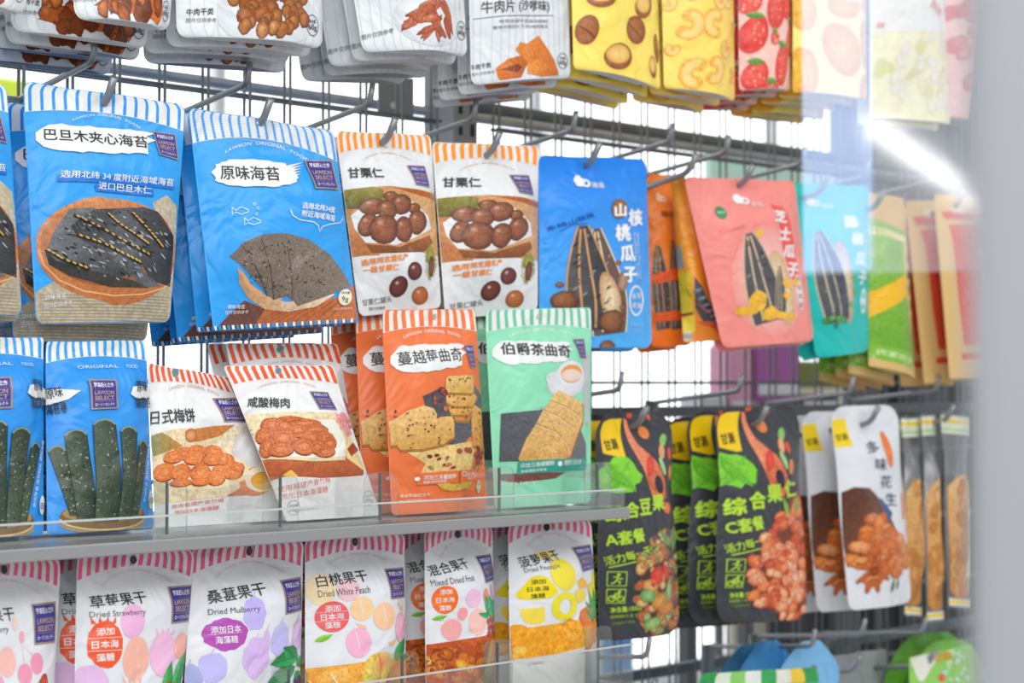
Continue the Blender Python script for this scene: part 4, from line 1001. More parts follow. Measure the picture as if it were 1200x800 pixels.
for i, (q, lb) in enumerate([([(53, 400), (171, 398), (180, 619), (55, 624)], 'blue seaweed roll pouch with dark green rolls, standing beside the plum pouches'), ([(-78, 394), (51, 395), (51, 622), (-76, 628)], 'blue seaweed roll pouch cut by the picture edge, on the upper shelf')]):
    r_ = pouch('seaweed_roll_pouch', lb, 'seaweed roll pouch', 'blue seaweed roll pouches', q, (-0.182, -0.207), art_roll(), '#2f95e8', T=0.017, hs=0.06, gusset=0.7, rb=0.003, rt=0.003, phase=i * 2.0, foil='printed_film', stand=ZSH + 0.001)
    stack(r_, 1, (0, 0.04, 0.0), 'blue seaweed roll pouch', 'beside the plum pouches' if i == 0 else 'at the picture edge', seed=60 + i, jit=0.001, rot=.6)

def plum_common(Q, seed, hole):
    a = Art(Q, seed); a.header(14, 0.085, 0.125, '#ef5a2c', base='#f6f4f0', ratio=.52, skew=.03, text='LAWSON  ORIGINAL  FOOD', tcol='#d8a89a', ty=.02, th=.014, tw=.55)
    a.part('hang_hole'); a.ell(*hole, 4, 4.2, '#5a7a80', edge='#8a9ea2', lvl=4)
    return a
def art_plum_cake():
    Q = [(172, 425), (270, 442), (335, 610), (182, 613)]; a = plum_common(Q, 73, (207, 434)); a.part('food_print')
    a.poly([(174, 484), (200, 482), (285, 484), (318, 562), (260, 566), (180, 572)], '#e8cfa0', 1, 'food_photo_print', '#f0e2c4', (1, 0))
    a.poly([(208, 485), (240, 482), (266, 482), (250, 492), (222, 497), (212, 494)], '#d0803c', 2, 'food_photo_print'); a.ell(215, 490, 7, 7, '#e0a060', 30, '#a85a24', 3)
    a.poly([(174, 486), (186, 484), (206, 500), (178, 508)], '#c88a3c', 2, 'food_photo_print', '#7a8a4a', (-1, 0))
    a.ell(285, 505, 20, 24, '#f5f3f2', 20, '#dcd4d0', 2)
    a.ell(292, 548, 20, 20, '#e6a080', 20, '#d07a5a', 2); a.ell(298, 545, 20, 17, '#f7ecd8', 15, '#f0e0c8', 3); a.ell(300, 547, 15, 12, '#f0b83c', 15, '#e09c20', 4)
    a.poly([(260, 566), (278, 552), (300, 566), (285, 566)], '#d86a4a', 2, 'food_photo_print')
    a.ell(228, 530, 56, 25, '#f6ecd0', 5, '#eedcb0', 3); a.ell(228, 527, 50, 21, '#f9f3e2', 5, '#f2e8cc', 4)
    for x, y, rx, ry in [(206, 508, 11, 7), (222, 505, 10, 5), (242, 508, 12, 7), (219, 513, 12, 9), (197, 511, 10, 7), (254, 517, 13, 7), (240, 517, 11, 7), (189, 528, 11, 12), (206, 530, 11, 10), (227, 532, 12, 11), (250, 530, 10, 6), (264, 532, 13, 11), (245, 540, 11, 10), (207, 543, 12, 5), (228, 544, 10, 5), (270, 528, 8, 6)]:
        a.ell(x, y + 1.5, rx, ry, '#b8451a', 0, '#a03a14', 5, n=14); a.ell(x, y, rx, ry, '#f59a58', a.r.uniform(0, 90) if abs(rx - ry) < 3 else 5, '#e0763a', 6, 'rough_food_print', 14, .05)
        a.ring(x, y, rx * .5, ry * .45, .6, '#d06a34', 7, 10)
    a.part('printed_lettering'); a.text('使用福建产青竹梅', 200, 577, 258, 571, 6.5, '#e2705a', off=.0); a.text('添加日本海藻糖', 204, 587, 255, 582, 6.5, '#e2705a', off=.0)
    a.part('title_lettering'); a.text('日式梅饼', 175, 469, 221, 471, 13, '#3a3a3c', off=.02)
    a.badge([(246, 457), (277, 458), (282, 480), (254, 479)])
    return a
def art_plum():
    Q = [(262, 428), (389, 428), (446, 600), (335, 606)]; a = plum_common(Q, 75, (325, 435)); a.part('food_print')
    a.poly([(283, 490), (330, 486), (395, 490), (428, 552), (300, 568), (292, 530)], '#f1ddb4', 1, 'food_photo_print', '#e9c890', (1, 1))
    a.poly([(300, 541), (320, 540), (400, 538), (426, 552), (424, 560), (360, 566), (305, 566)], '#c96a3a', 2, 'food_photo_print', '#a8502a', (0, 1))
    a.poly([(386, 488), (396, 491), (412, 512), (404, 516), (394, 505)], '#f0a0a4', 3, 'rough_food_print'); a.pile((400, 502, 10, 12), 16, 3.5, 3, ['#f2a6a8', '#f6c0bc', '#e88a90'], '#e07a80', lvl=4)
    a.poly([(402, 530), (412, 522), (420, 530), (408, 538)], '#a84a2c', 4); a.poly([(398, 520), (424, 550), (426, 553), (402, 540)], '#f2d890', 3)
    a.poly([(300, 510), (325, 497), (385, 497), (400, 520), (400, 542), (360, 544), (314, 540), (302, 528)], '#faf6ea', 3); a.poly([(314, 540), (360, 544), (400, 542), (400, 538), (360, 540), (312, 536)], '#e6d6a8', 4)
    a.poly([(282, 532), (292, 530), (312, 560), (300, 566), (290, 562)], '#f0b830', 3); a.poly([(328, 558), (336, 553), (343, 560), (338, 563)], '#f2c050', 4)
    for x, y, rx, ry, ro in [(318, 501, 14, 8, 0), (331, 502, 12, 8, 20), (340, 496, 16, 4, 8), (352, 501, 18, 6, 5), (310, 514, 10, 10, 0), (363, 509, 15, 8, 10), (346, 509, 10, 8, 0), (329, 517, 14, 11, -10), (313, 526, 8, 12, 10), (372, 518, 14, 8, 15), (360, 517, 12, 8, 10), (326, 530, 14, 8, 0), (380, 524, 8, 7, 0), (375, 533, 12, 6, 0), (351, 527, 13, 10, 5), (366, 528, 8, 8, 0)]:
        a.ell(x, y + 1.2, rx, ry, '#8a3210', ro, '#7a2c0e', 5, n=14); a.ell(x, y, rx, ry, '#e88a54', ro, '#c2622e', 6, 'rough_food_print', 14, .06)
        a.ring(x, y, rx * .55, ry * .5, .6, '#a84c20', 7, 9)
    a.poly([(312, 565), (330, 560), (370, 562), (432, 558), (447, 600), (335, 606)], '#f2efee', 4)
    a.part('printed_lettering'); a.text('使用福建产青竹梅', 325, 573, 382, 563, 6.5, '#e2705a', 6, off=.0); a.text('添加日本海藻糖', 329, 581, 380, 573, 6.5, '#e2705a', 6, off=.0)
    for x, y in ((343, 592), (431, 582)): a.ring(x, y, 7, 7.5, .7, '#8a8a8a', 5); a.text('净含量', x - 5, y - 2, x + 5, y - 3, 3, '#7a7a7a', 6, 0); a.text('38g', x - 5, y + 3, x + 5, y + 2, 5, '#7a7a7a', 6, 0)
    a.text('话化类果脯', 350, 594, 372, 591, 3.5, '#9a9a9a', 6, 0)
    a.part('title_lettering'); a.text('咸酸梅肉', 290, 474, 337, 476, 13, '#3a3a3c', off=.02)
    a.badge([(362, 461), (384, 462), (391, 485), (368, 485)])
    return a
PL = dict(stand=ZSH + 0.001, T=0.010, hs=0.13, rt=0.004, rb=0.002)
pouch('plum_pouch', 'white plum cake pouch with red striped top leaning beside the seaweed roll', 'plum snack pouch', 'white plum pouches', [(172, 425), (270, 442), (336, 609), (182, 613)], (-0.180, -0.204), art_plum_cake(), '#f4f4f3', phase=1.1, **PL)
pouch('plum_pouch', 'white salted plum pouch with red striped top lying over the plum cake pouch', 'plum snack pouch', 'white plum pouches', [(262, 428), (389, 428), (446, 600), (335, 606)], (-0.191, -0.219), art_plum(), '#f4f4f3', phase=2.6, **PL)
r_ = pouch('plum_pouch', 'white plum pouch behind the salted plum pouch, only its red striped top showing', 'plum snack pouch', 'white plum pouches', [(262, 402), (396, 402), (430, 590), (320, 596)], (-0.156, -0.18), art_plum(), '#f4f4f3', phase=.6, **PL)
r_ = pouch('plum_pouch', 'white plum pouch hindmost of its row, red striped corner showing by the seaweed bottoms', 'plum snack pouch', 'white plum pouches', [(241, 403), (372, 401), (410, 590), (296, 596)], (-0.134, -0.157), art_plum(), '#f4f4f3', phase=.9, **PL)

def cookie_shape(a, P, c, d, lvl, bits=8, bc=('#7a2c20', '#9a3a28', '#5a2418'), thick=3):
    a.poly([(x, y + thick) for x, y in P], '#a8702c', lvl, 'food_photo_print'); a.poly(P, c, lvl + 1, 'food_photo_print', d, (.3, 1))
    xs = [p[0] for p in P]; ys = [p[1] for p in P]
    for _ in range(bits): a.ell(a.r.uniform(min(xs) + 4, max(xs) - 4), a.r.uniform(min(ys) + 3, max(ys) - 2), a.r.uniform(.8, 2.4), a.r.uniform(.6, 1.4), a.r.choice(bc), a.r.uniform(0, 180), lvl=lvl + 2, n=7)
z2 = lambda P: [(300 + x / 4, 400 + y / 4) for x, y in P]
z3 = lambda P: [(600 + x / 4, 400 + y / 4) for x, y in P]
def art_cranberry():
    Q = [(447, 363), (557, 362), (571, 597), (459, 601)]; a = Art(Q, 77)
    a.header(11, 0.085, 0.115, '#f07a3c', base='#f6f1ec', ratio=.5, text='LAWSON  ORIGINAL  FOOD', ty=.022, th=.016, tw=.6)
    a.part('food_print')
    a.poly(z2([(735, 260), (830, 215), (870, 228), (1000, 200), (1050, 250), (1052, 320), (1010, 420), (925, 490), (820, 480), (760, 360)]), '#4a4c52', 1, 'rough_food_print', '#5e6066', (1, 0))
    a.poly(z2([(680, 510), (980, 470), (1065, 480), (1060, 540), (960, 605), (740, 612), (755, 570)]), '#e6c884', 2, 'food_photo_print', '#dcb668', (1, 0))
    cookie_shape(a, z2([(985, 310), (1000, 298), (1050, 318), (1060, 480), (1040, 495), (985, 490)]), '#e0a856', '#c88a3a', 3, 9, ('#5a2a22', '#7a2c20'))
    cookie_shape(a, z2([(890, 330), (975, 330), (985, 345), (970, 372), (900, 370)]), '#d8a050', '#c08438', 3, 3)
    cookie_shape(a, z2([(860, 295), (980, 295), (992, 320), (970, 345), (880, 345)]), '#e4b060', '#cc9444', 4, 5)
    cookie_shape(a, z2([(852, 255), (1000, 245), (1020, 260), (990, 305), (900, 305), (855, 290)]), '#e8b868', '#d09a4a', 5, 6)
    cookie_shape(a, z2([(850, 180), (862, 165), (985, 160), (998, 180), (1000, 235), (985, 245), (860, 240), (848, 225)]), '#ecc278', '#d8a656', 6, 8)
    cookie_shape(a, z2([(620, 372), (680, 322), (740, 303), (785, 315), (803, 345), (795, 372), (720, 440), (660, 475), (628, 480)]), '#ecc27c', '#d6a458', 4, 16)
    cookie_shape(a, z2([(650, 480), (760, 385), (820, 355), (880, 352), (892, 372), (888, 445), (830, 482), (740, 502), (660, 500)]), '#e8b86c', '#d09a4c', 6, 18)
    a.pile(z2([(770, 260), (830, 215), (860, 250), (820, 300), (780, 290)]), 16, 3.2, 2.6, ['#b8504a', '#8a2c2c', '#c87a70', '#9a3a34'], '#5a1c1c', lvl=5); a.ell(512, 479, 3, 3, '#e06a30', lvl=6)
    a.pile(z2([(740, 540), (900, 520), (960, 560), (860, 600), (760, 600)]), 12, 2.4, 1.6, ['#b04a34', '#d0a050', '#8a3020'], '#7a2c1c', lvl=5)
    for x, y in ((908, 515), (950, 510), (968, 512)): a.ell(300 + x / 4, 400 + y / 4, 3.6, 3, '#b84a4a', a.r.uniform(0, 90), '#7a2428', 6)
    a.poly(z2([(975, 590), (1000, 500), (1060, 490), (1063, 560), (1010, 605)]), '#c8883c', 4); a.pile(z2([(985, 580), (1005, 505), (1058, 495), (1060, 545), (1010, 595)]), 18, 4.2, 2.8, ['#b8423a', '#d86a50', '#8a2420', '#e08a58'], '#6a1c18', lvl=6)
    a.poly(z2([(725, 612), (890, 605), (888, 660), (730, 668)]), '#e6743c', 6); a.poly(z2([(908, 605), (1008, 600), (1006, 652), (912, 662)]), '#e6743c', 6)
    a.poly(z2([(800, 655), (900, 668), (975, 645), (990, 655), (950, 690), (880, 700), (830, 690)]), '#d8b04c', 4, 'food_photo_print')
    a.part('printed_lettering')
    a.text('添加三角蔓越莓', *z2([(752, 635)])[0], *z2([(888, 630)])[0], 5.5, '#ffffff', 8); a.text('搭乐黄油', *z2([(940, 625)])[0], *z2([(1002, 622)])[0], 5.5, '#ffffff', 8)
    a.text('香甜清新好味道', *z2([(752, 655)])[0], *z2([(845, 650)])[0], 3, '#ffffff', 8, 0); a.text('回味无穷', *z2([(950, 642)])[0], *z2([(1002, 637)])[0], 3, '#ffffff', 8, 0)
    a.ell(482, 559.5, 2.6, 2.4, '#ffffff', edge='#ffffff', lvl=8); a.ring(532.5, 555, 2.4, 2.6, .8, '#ffffff', 8, 10)
    a.text('蔓越莓曲奇饼干', *z2([(665, 715)])[0], *z2([(785, 712)])[0], 4, '#ffe8dc', 6, 0); a.text('图片仅供参考', *z2([(665, 742)])[0], *z2([(750, 738)])[0], 3.6, '#ffe8dc', 6, 0)
    a.ell(556, 570, 3.2, 7.5, '#e8f0e4', edge='#d8e6d4', lvl=5); a.down('放心', 556, 567, 556, 573, 4.5, '#4a7a58', 7, 0)
    a.part('title_lettering'); a.brush(455, 422, 532, 417, 33); a.text('蔓越莓曲奇', 461, 421, 533, 416, 16, '#3a3432', off=.012)
    a.badge([(538, 405), (552, 404), (552, 432), (544, 431)])
    a.part('hang_hole'); a.ell(507, 371, 1.8, 3.4, '#c8ccca', edge='#8a8e8c', lvl=4)
    return a
CKQ = [(447, 363), (557, 362), (571, 597), (459, 601)]
CKP = dict(stand=ZSH + 0.001, T=0.014, hs=0.09, gusset=0.5, rb=0.006, rt=0.004, phase=.8)
r_ = pouch('cookie_pouch', 'orange cranberry cookie pouch at the front of its row', 'cookie pouch', 'orange cranberry cookie pouches', CKQ, (-0.204, -0.226), art_cranberry(), '#ea7640', **CKP)
stack(r_, 2, (-0.010, 0.030, 0.0), 'orange cranberry cookie pouch', 'in its row', seed=70, jit=0.001, rot=.8, extra=[(-0.002, 0, 0.0), (0.001, 0, -0.002)])
def art_tea():
    Q = [(568, 363), (693, 360), (692, 588), (580, 592)]; a = Art(Q, 79)
    a.header(13, 0.085, 0.115, '#6cc49c', base='#f4f5f3', ratio=.42, text='LAWSON  ORIGINAL  FOOD', ty=.022, th=.015, tw=.6)
    a.part('food_print')
    a.poly([(676, 425), (688, 420), (688, 504), (682, 505)], '#c4c2c6', 1); a.poly([(583, 490), (600, 489), (626, 487), (640, 500), (668, 500), (682, 525), (683, 545), (583, 543)], '#55585e', 2, 'rough_food_print', '#6a6d72', (1, 0))
    a.ell(655, 455, 25, 18, '#f4f4f6', -10, '#dadae0', 2); a.ring(637, 451, 7, 6, 2.6, '#e8e8ee', 5); a.ell(660, 446, 18, 17, '#fafafc', 0, '#e4e4ea', 4); a.ell(661, 445, 14, 11, '#e8a24c', 0, '#e0963c', 5); a.ell(661, 447, 13.5, 7.5, '#f0d8cc', 0, '#ecc8b4', 6)
    for dx, dy, c in ((0, 0, '#d8a45c'), (-9, 12, '#dcaa62'), (-17, 26, '#e0b06a'), (-26, 42, '#e3b673')):
        P = [(645 + dx, 464 + dy), (677 + dx * .9, 479 + dy * .95), (676 + dx, 492 + dy), (650 + dx, 507 + dy * 1.0), (628 + dx * .7, 500 + dy), (626 + dx * .6, 488 + dy * .9)]
    bp = [(645, 464), (677, 479), (677, 500), (656, 540), (648, 543), (602, 545), (600, 540), (606, 520), (625, 487)]
    a.poly([(x + 1.5, y + 2) for x, y in bp], '#9a6828', 3); a.poly(bp, '#e8c07c', 4, 'food_photo_print', '#d8a458', (.2, 1))
    for P in ([(625, 487), (645, 494), (664, 508), (668, 516)], [(616, 503), (640, 512), (655, 528), (658, 536)], [(634, 476), (655, 483), (672, 493), (676, 499)]): a.line(P, 1.0, '#b47c34', 6); a.line([(x, y + 1.4) for x, y in P], 1.2, '#f0d098', 6)
    for _ in range(60): 
        x, y = a.r.uniform(608, 668), a.r.uniform(480, 540)
        if (x - 640) * .6 + (y - 505) * .5 < 22 and (x - 640) * .9 + (y - 500) * .9 > -32: a.ell(x, y, .7, .6, '#8a6030', lvl=6, n=6)
    a.poly([(600, 543), (683, 541), (682, 553), (600, 557)], '#2f9a86', 7); a.poly([(583, 556), (650, 556), (640, 562), (600, 566), (583, 562)], '#7a4a44', 2, 'food_photo_print')
    a.part('printed_lettering'); a.text('添加三角蝴蝶酥', 602, 548, 636, 546, 5, '#ffffff', 9); a.ell(643, 547, 2.8, 2.6, '#ffffff', edge='#ffffff', lvl=9); a.text('醇香三花红茶', 649, 546, 674, 545, 5, '#ffffff', 9); a.text('香醇清新好味道', 603, 554, 628, 552.5, 3, '#ffffff', 9, 0)
    a.text('曲奇饼干', 584, 567, 621, 566, 4, '#f2faf6', 6, 0); a.ell(683, 561, 2, 6, '#e8dce0', edge='#e0ccd4', lvl=5)
    a.part('title_lettering'); a.brush(575, 418, 655, 418, 30); a.text('伯爵茶曲奇', 583, 413, 660, 418, 16, '#3a3c3a', off=.03)
    a.badge([(667, 402), (682, 401), (682, 427), (673, 426)])
    a.part('hang_hole'); a.ell(628.5, 372.5, 2.2, 2.8, '#d8dcda', edge='#8a8e8c', lvl=4)
    return a
r_ = pouch('cookie_pouch', 'mint green tea cookie pouch at the front of its row', 'cookie pouch', 'mint green tea cookie pouches', [(568, 363), (693, 360), (692, 588), (580, 592)], (-0.204, -0.226), art_tea(), '#8fdcb6', **CKP)
stack(r_, 1, (-0.006, 0.030, 0.0), 'mint green tea cookie pouch', 'in its row', seed=71, jit=0.001, rot=.8)
# ------------------------------------------------------------------ lower shelf: dried fruit pouches
def dried(Q, seed, n, hc, hs, title, eng, tpos, epos, badge, hole):
    a = Art(Q, seed); a.header(n, hc, hs, '#f0608a', base='#f3eff1', ratio=.5, skew=-.02, text='LAWSON  ORIGINAL  FOOD', tcol='#f0b4c4', ty=.02, th=.012, tw=.6)
    a.part('hang_hole'); a.ell(*hole, 4.0, 5.2, '#3a3c44', edge='#1c1c20', lvl=4); a.ring(hole[0], hole[1], 4.2, 5.4, .7, '#c8c4c8', 5, 14)
    a.part('title_lettering'); a.text(title, *tpos, 14, '#3a3a3c', 6, off=.012); a.part('food_print'); a.text(eng, *epos, 8, '#5a5a5e', 6, off=0)
    a.badge(badge); a.part('food_print')
    return a
def tag3(a, x, y, rows, s, w, col='#ffffff', dy=11):
    for i, t in enumerate(rows):
        ww = w * len(t) / 3; yy = y + (i - (len(rows) - 1) / 2) * dy
        a.text(t, x - ww / 2, yy + .5, x + ww / 2, yy - .5, s, col, 7, off=.015)
def berry(a, x, y, rx, ry, col, crown=None, rot=0, lvl=2):
    a.blot(x, y, rx, ry, col, lvl, .04, 26, rot)
    if crown:
        for k in (-1, -.4, .2, .8):
            c = math.radians(rot); tx, ty = x + math.sin(c) * ry, y - math.cos(c) * ry
            a.poly([(tx + k * rx * .6 - 2.2, ty + 3), (tx + k * rx * .8, ty - 5), (tx + k * rx * .6 + 2.2, ty + 3)], crown, lvl)
def art_strawberry():
    a = dried([(90, 643), (229, 642), (206, 850), (86, 858)], 81, 14, .085, .155, '草莓果干', 'Dried Strawberry', (101, 704, 162, 699), (100, 718, 159, 716), [(190, 688), (224, 686), (223, 727), (192, 729)], (155, 656))
    for x, y, rx, ry, c, cr, ro in [(144, 725, 14, 18, '#efb6dc', None, 10), (148, 763, 16, 22, '#f7b9a6', '#f7b9a6', 190), (183, 760, 17, 23, '#f5bfe0', '#f5bfe0', 8), (207, 752, 10, 14, '#f8b4a4', None, 30), (100, 787, 18, 18, '#e8bfe8', None, 60)]: berry(a, x, y, rx, ry, c, cr, ro)
    berry(a, 114, 748, 17, 24, '#f0592c', '#f0592c', 0, 3); tag3(a, 114, 748, ['添加', '日本海', '藻糖'], 8, 25, dy=13); a.line([(98, 742), (130, 741)], .5, '#ffffff', 6); a.line([(98, 755), (130, 754)], .5, '#ffffff', 6)
    for L in [(183, 802, 194, 767, 6), (195, 800, 215, 758, 7), (155, 800, 182, 797, 6), (205, 800, 208, 788, 4)]: a.leaf(*L, '#5cc46a', '#2c8a44', 4, 1)
    a.pile((180, 820, 24, 24), 8, 10, 12, ['#e8483c', '#f06a50'], '#b42c2c', lvl=5); a.ell(200, 800, 6, 5, '#ffffff', edge='#e8e0f0', lvl=6)
    return a
def art_cherry():
    a = dried([(-66, 655), (72, 651), (58, 850), (-60, 860)], 82, 14, .085, .155, '樱桃果干', 'Dried Cherry', (-50, 716, 8, 712), (-50, 730, 0, 728), [(30, 703), (63, 700), (62, 741), (33, 743)], (4, 666))
    for x, y, rx, ry, c in [(20, 770, 9, 10, '#f29ab6'), (36, 760, 8, 10, '#f29ab6'), (-2, 758, 11, 14, '#f8c0b8'), (-20, 780, 14, 14, '#f4a8c0'), (17, 735, 3, 6, '#f8a8b8'), (8, 722, 3, 7, '#fbd4c4')]: a.ell(x, y, rx, ry, c, edge=c, lvl=2)
    a.line([(20, 760), (17, 742), (30, 752), (36, 752)], .6, '#f2b0c4', 3); a.ell(44, 780, 6, 11, '#d8582a', 15, '#a83818', 4, 'food_photo_print'); a.line([(36, 800), (28, 788), (44, 770)], .8, '#4a6a3a', 3)
    a.leaf(20, 806, 24, 786, 4, '#4a8a4c', '#2c5c34', 4); a.leaf(28, 800, 48, 798, 3, '#5aa05c', '#2c6c34', 4)
    return a
def art_mulberry():
    a = dried([(225, 638), (356, 631), (350, 840), (212, 850)], 83, 14, .085, .155, '桑葚果干', 'Dried Mulberry', (238, 693, 300, 684), (238, 709, 292, 706), [(320, 676), (351, 672), (352, 709), (322, 713)], (290, 644))
    for x, y, rx, ry, c, ro in [(286, 711, 12, 18, '#c3b4f0', 0), (288, 758, 16, 22, '#dcbcf0', 10), (240, 767, 14, 16, '#c3bcf2', 0), (317, 740, 12, 19, '#c9c2f4', 0), (345, 735, 10, 18, '#e0bdea', 10), (300, 742, 4, 14, '#dcbcf0', 0), (220, 780, 12, 18, '#a9b0e0', 0)]:
        a.blot(x, y, rx, ry, c, 2, .09, 22, ro); a.line([(x, y - ry), (x + 2, y - ry - 5)], .8, c, 2)
    a.blot(255, 732, 23, 17, '#b44cb0', 3, .06, 30); tag3(a, 255, 732, ['添加日本', '海藻糖'], 8, 23, dy=11); a.line([(236, 732), (272, 730)], .5, '#e8c0e6', 6)
    a.poly(a.px([(-1, 0.0), (1, 0.0), (1, .2), (-.2, .28), (-1, .30)]), '#4a3a5c', 2, 'rough_food_print'); a.pile([(212, 796), (350, 800), (350, 845), (214, 848)], 50, 7, 5, ['#4a3850', '#6a4a78', '#2e2436', '#7a5c8a'], '#241a2c', 'rough_food_print', lvl=3)
    for L in [(345, 758, 306, 766, 9), (344, 762, 322, 748, 9), (340, 770, 300, 792, 9), (342, 775, 356, 796, 8), (345, 770, 357, 758, 6)]: a.leaf(*L, '#3fb368', '#1f7a40', 5, 1)
    for x, y in ((330, 796), (345, 790), (340, 803), (318, 800)): a.pile((x, y, 7, 9), 16, 2.6, 2.6, ['#4a3c6c', '#6a5c8c', '#332a50'], '#1e1830', lvl=7)
    return a
def art_peach():
    a = dried([(357, 630), (474, 623), (476, 835), (358, 842)], 84, 14, .085, .135, '白桃果干', 'Dried White Peach', (367, 680, 420, 674), (368, 694, 420, 690), [(444, 667), (472, 665), (472, 701), (445, 703)], (414, 634.5))
    for x, y, rx, ry, c in [(371, 689, 14, 18, '#f2dcae'), (398, 690, 12, 13, '#f6c8d0'), (412, 712, 12, 14, '#f5cf9c'), (437, 722, 13.5, 16, '#f8c79e'), (463, 736, 12, 18, '#f6b0cc'), (408, 751, 13.5, 17, '#f7b4d0')]:
        a.ell(x, y, rx, ry, c, edge=c, lvl=2, n=24); a.line([(x - rx * .2 + t * rx * .3, y - ry * .8 + t * ry * 1.3) for t in (0, .3, .6, .9)], .9, '#fbf4ee', 3)
    for P in ([(455, 704), (462, 709), (468, 716), (460, 714)], [(405, 728), (416, 732), (417, 736), (410, 734)], [(441, 752), (452, 750), (450, 755), (444, 756)]): a.poly(P, '#f6c59a', 3)
    a.ell(382, 720, 17, 17.5, '#f0686a', edge='#ee6060', lvl=3, n=26); tag3(a, 382, 720, ['添加', '日本海', '藻糖'], 7.5, 23, dy=9.5); a.line([(366, 715), (398, 714)], .5, '#ffd8d8', 6); a.line([(366, 725), (398, 724)], .5, '#ffd8d8', 6)
    a.leaf(365, 747, 382, 740, 3.4, '#a4d84c', '#7ab82c', 4)
    a.poly([(358, 777), (415, 773), (476, 770), (476, 836), (358, 842)], '#f5a53a', 2, 'food_photo_print', '#f8bc54', (1, 0)); a.poly([(366, 800), (372, 782), (394, 778), (400, 840), (370, 840)], '#f8c060', 3, 'food_photo_print', '#ee9020')
    for P in ([(378, 784), (384, 796)], [(360, 790), (366, 800)]): a.line(P, 1.2, '#fdf0cc', 4)
    a.leaf(452, 775, 471, 748, 8, '#3fb35c', '#1f8a40', 5); a.leaf(463, 774, 478, 768, 4, '#5ab84c', '#2f8a3c', 5)
    a.ell(431, 792, 21, 29, '#f6dc74', 0, '#f0c04e', 5, 'food_photo_print', 24, hi=(-.3, -.2)); a.ell(435, 776, 9, 14, '#f29a6a', 20, '#f6d474', 6); a.line([(430, 765), (434, 780), (433, 805)], 1, '#d87a3c', 7)
    a.ell(462, 800, 20, 26, '#f6a878', 0, '#ee8050', 6, 'food_photo_print', 24)
    return a
def art_mixed():
    a = dried([(497, 618), (577, 614), (580, 835), (499, 842)], 85, 12, .065, .15, '混合果干', 'Mixed Dried Fruit', (500, 673, 538, 663), (502, 688, 541, 682), [(552, 655), (574, 652), (579, 686), (559, 690)], (536, 626.5))
    for x, y, rx, ry, c in [(542, 708, 9, 12, '#f2c3e0'), (531, 727, 5, 8, '#f4a0a4'), (521, 747, 10.5, 13, '#f4a8a8'), (547, 738, 10, 17, '#f8c4b8'), (559, 706, 5, 10, '#f58a80'), (575, 700, 5, 9, '#f6c4e2')]: a.blot(x, y, rx, ry, c, 2, .05, 22)
    for k in range(-4, 5): a.line([(521 + k * 2.6, 747 - 11), (521 + k * 3.0, 747 - 15)], .6, '#f4a8a8', 2)
    a.ell(514, 709, 11.5, 17.5, '#f5761c', edge='#f26a14', lvl=3, n=24); tag3(a, 514, 709, ['添加', '日本海', '藻糖'], 6.5, 16, dy=10)
    a.leaf(503, 733, 516, 729, 3, '#8fd048', '#5fae30', 4); a.leaf(562, 732, 547, 727, 4, '#3fb87a', '#1f8a54', 5); a.leaf(562, 730, 558, 704, 4, '#4cb860', '#2a8a48', 5)
    for L in [(572, 735, 564, 705, 9), (570, 735, 582, 706, 8), (566, 740, 580, 725, 7)]: a.leaf(*L, '#5cc4a0', '#2f9a6c', 5)
    for x, y in ((560, 738), (561, 746), (566, 735), (567, 743), (568, 751), (560, 754), (574, 735), (575, 746), (576, 755)): a.ell(x, y, 2.6, 4, '#e4442c', 0, '#a82818', 7, hi=(-.3, -.3))
    a.poly([(499, 764), (540, 758), (579, 752), (580, 836), (499, 842)], '#c8581c', 2, 'food_photo_print')
    a.pile([(499, 766), (579, 756), (580, 832), (500, 838)], 70, 8, 5.5, ['#f29a2c', '#e87818', '#f6c44c', '#8a3a1c', '#f08a2c', '#d8641c', '#b8481c'], ['#b8541c', '#7a2c10', '#c8781c'], lvl=3, wob=.16)
    a.ell(563, 790, 7, 30, '#f2dc64', 5, '#e0b83c', 6, 'food_photo_print'); a.ell(570, 780, 6, 22, '#f49a7c', 5, '#ec7a4c', 7); a.leaf(573, 768, 578, 748, 3, '#6cc84c', '#3a9a34', 7)
    return a
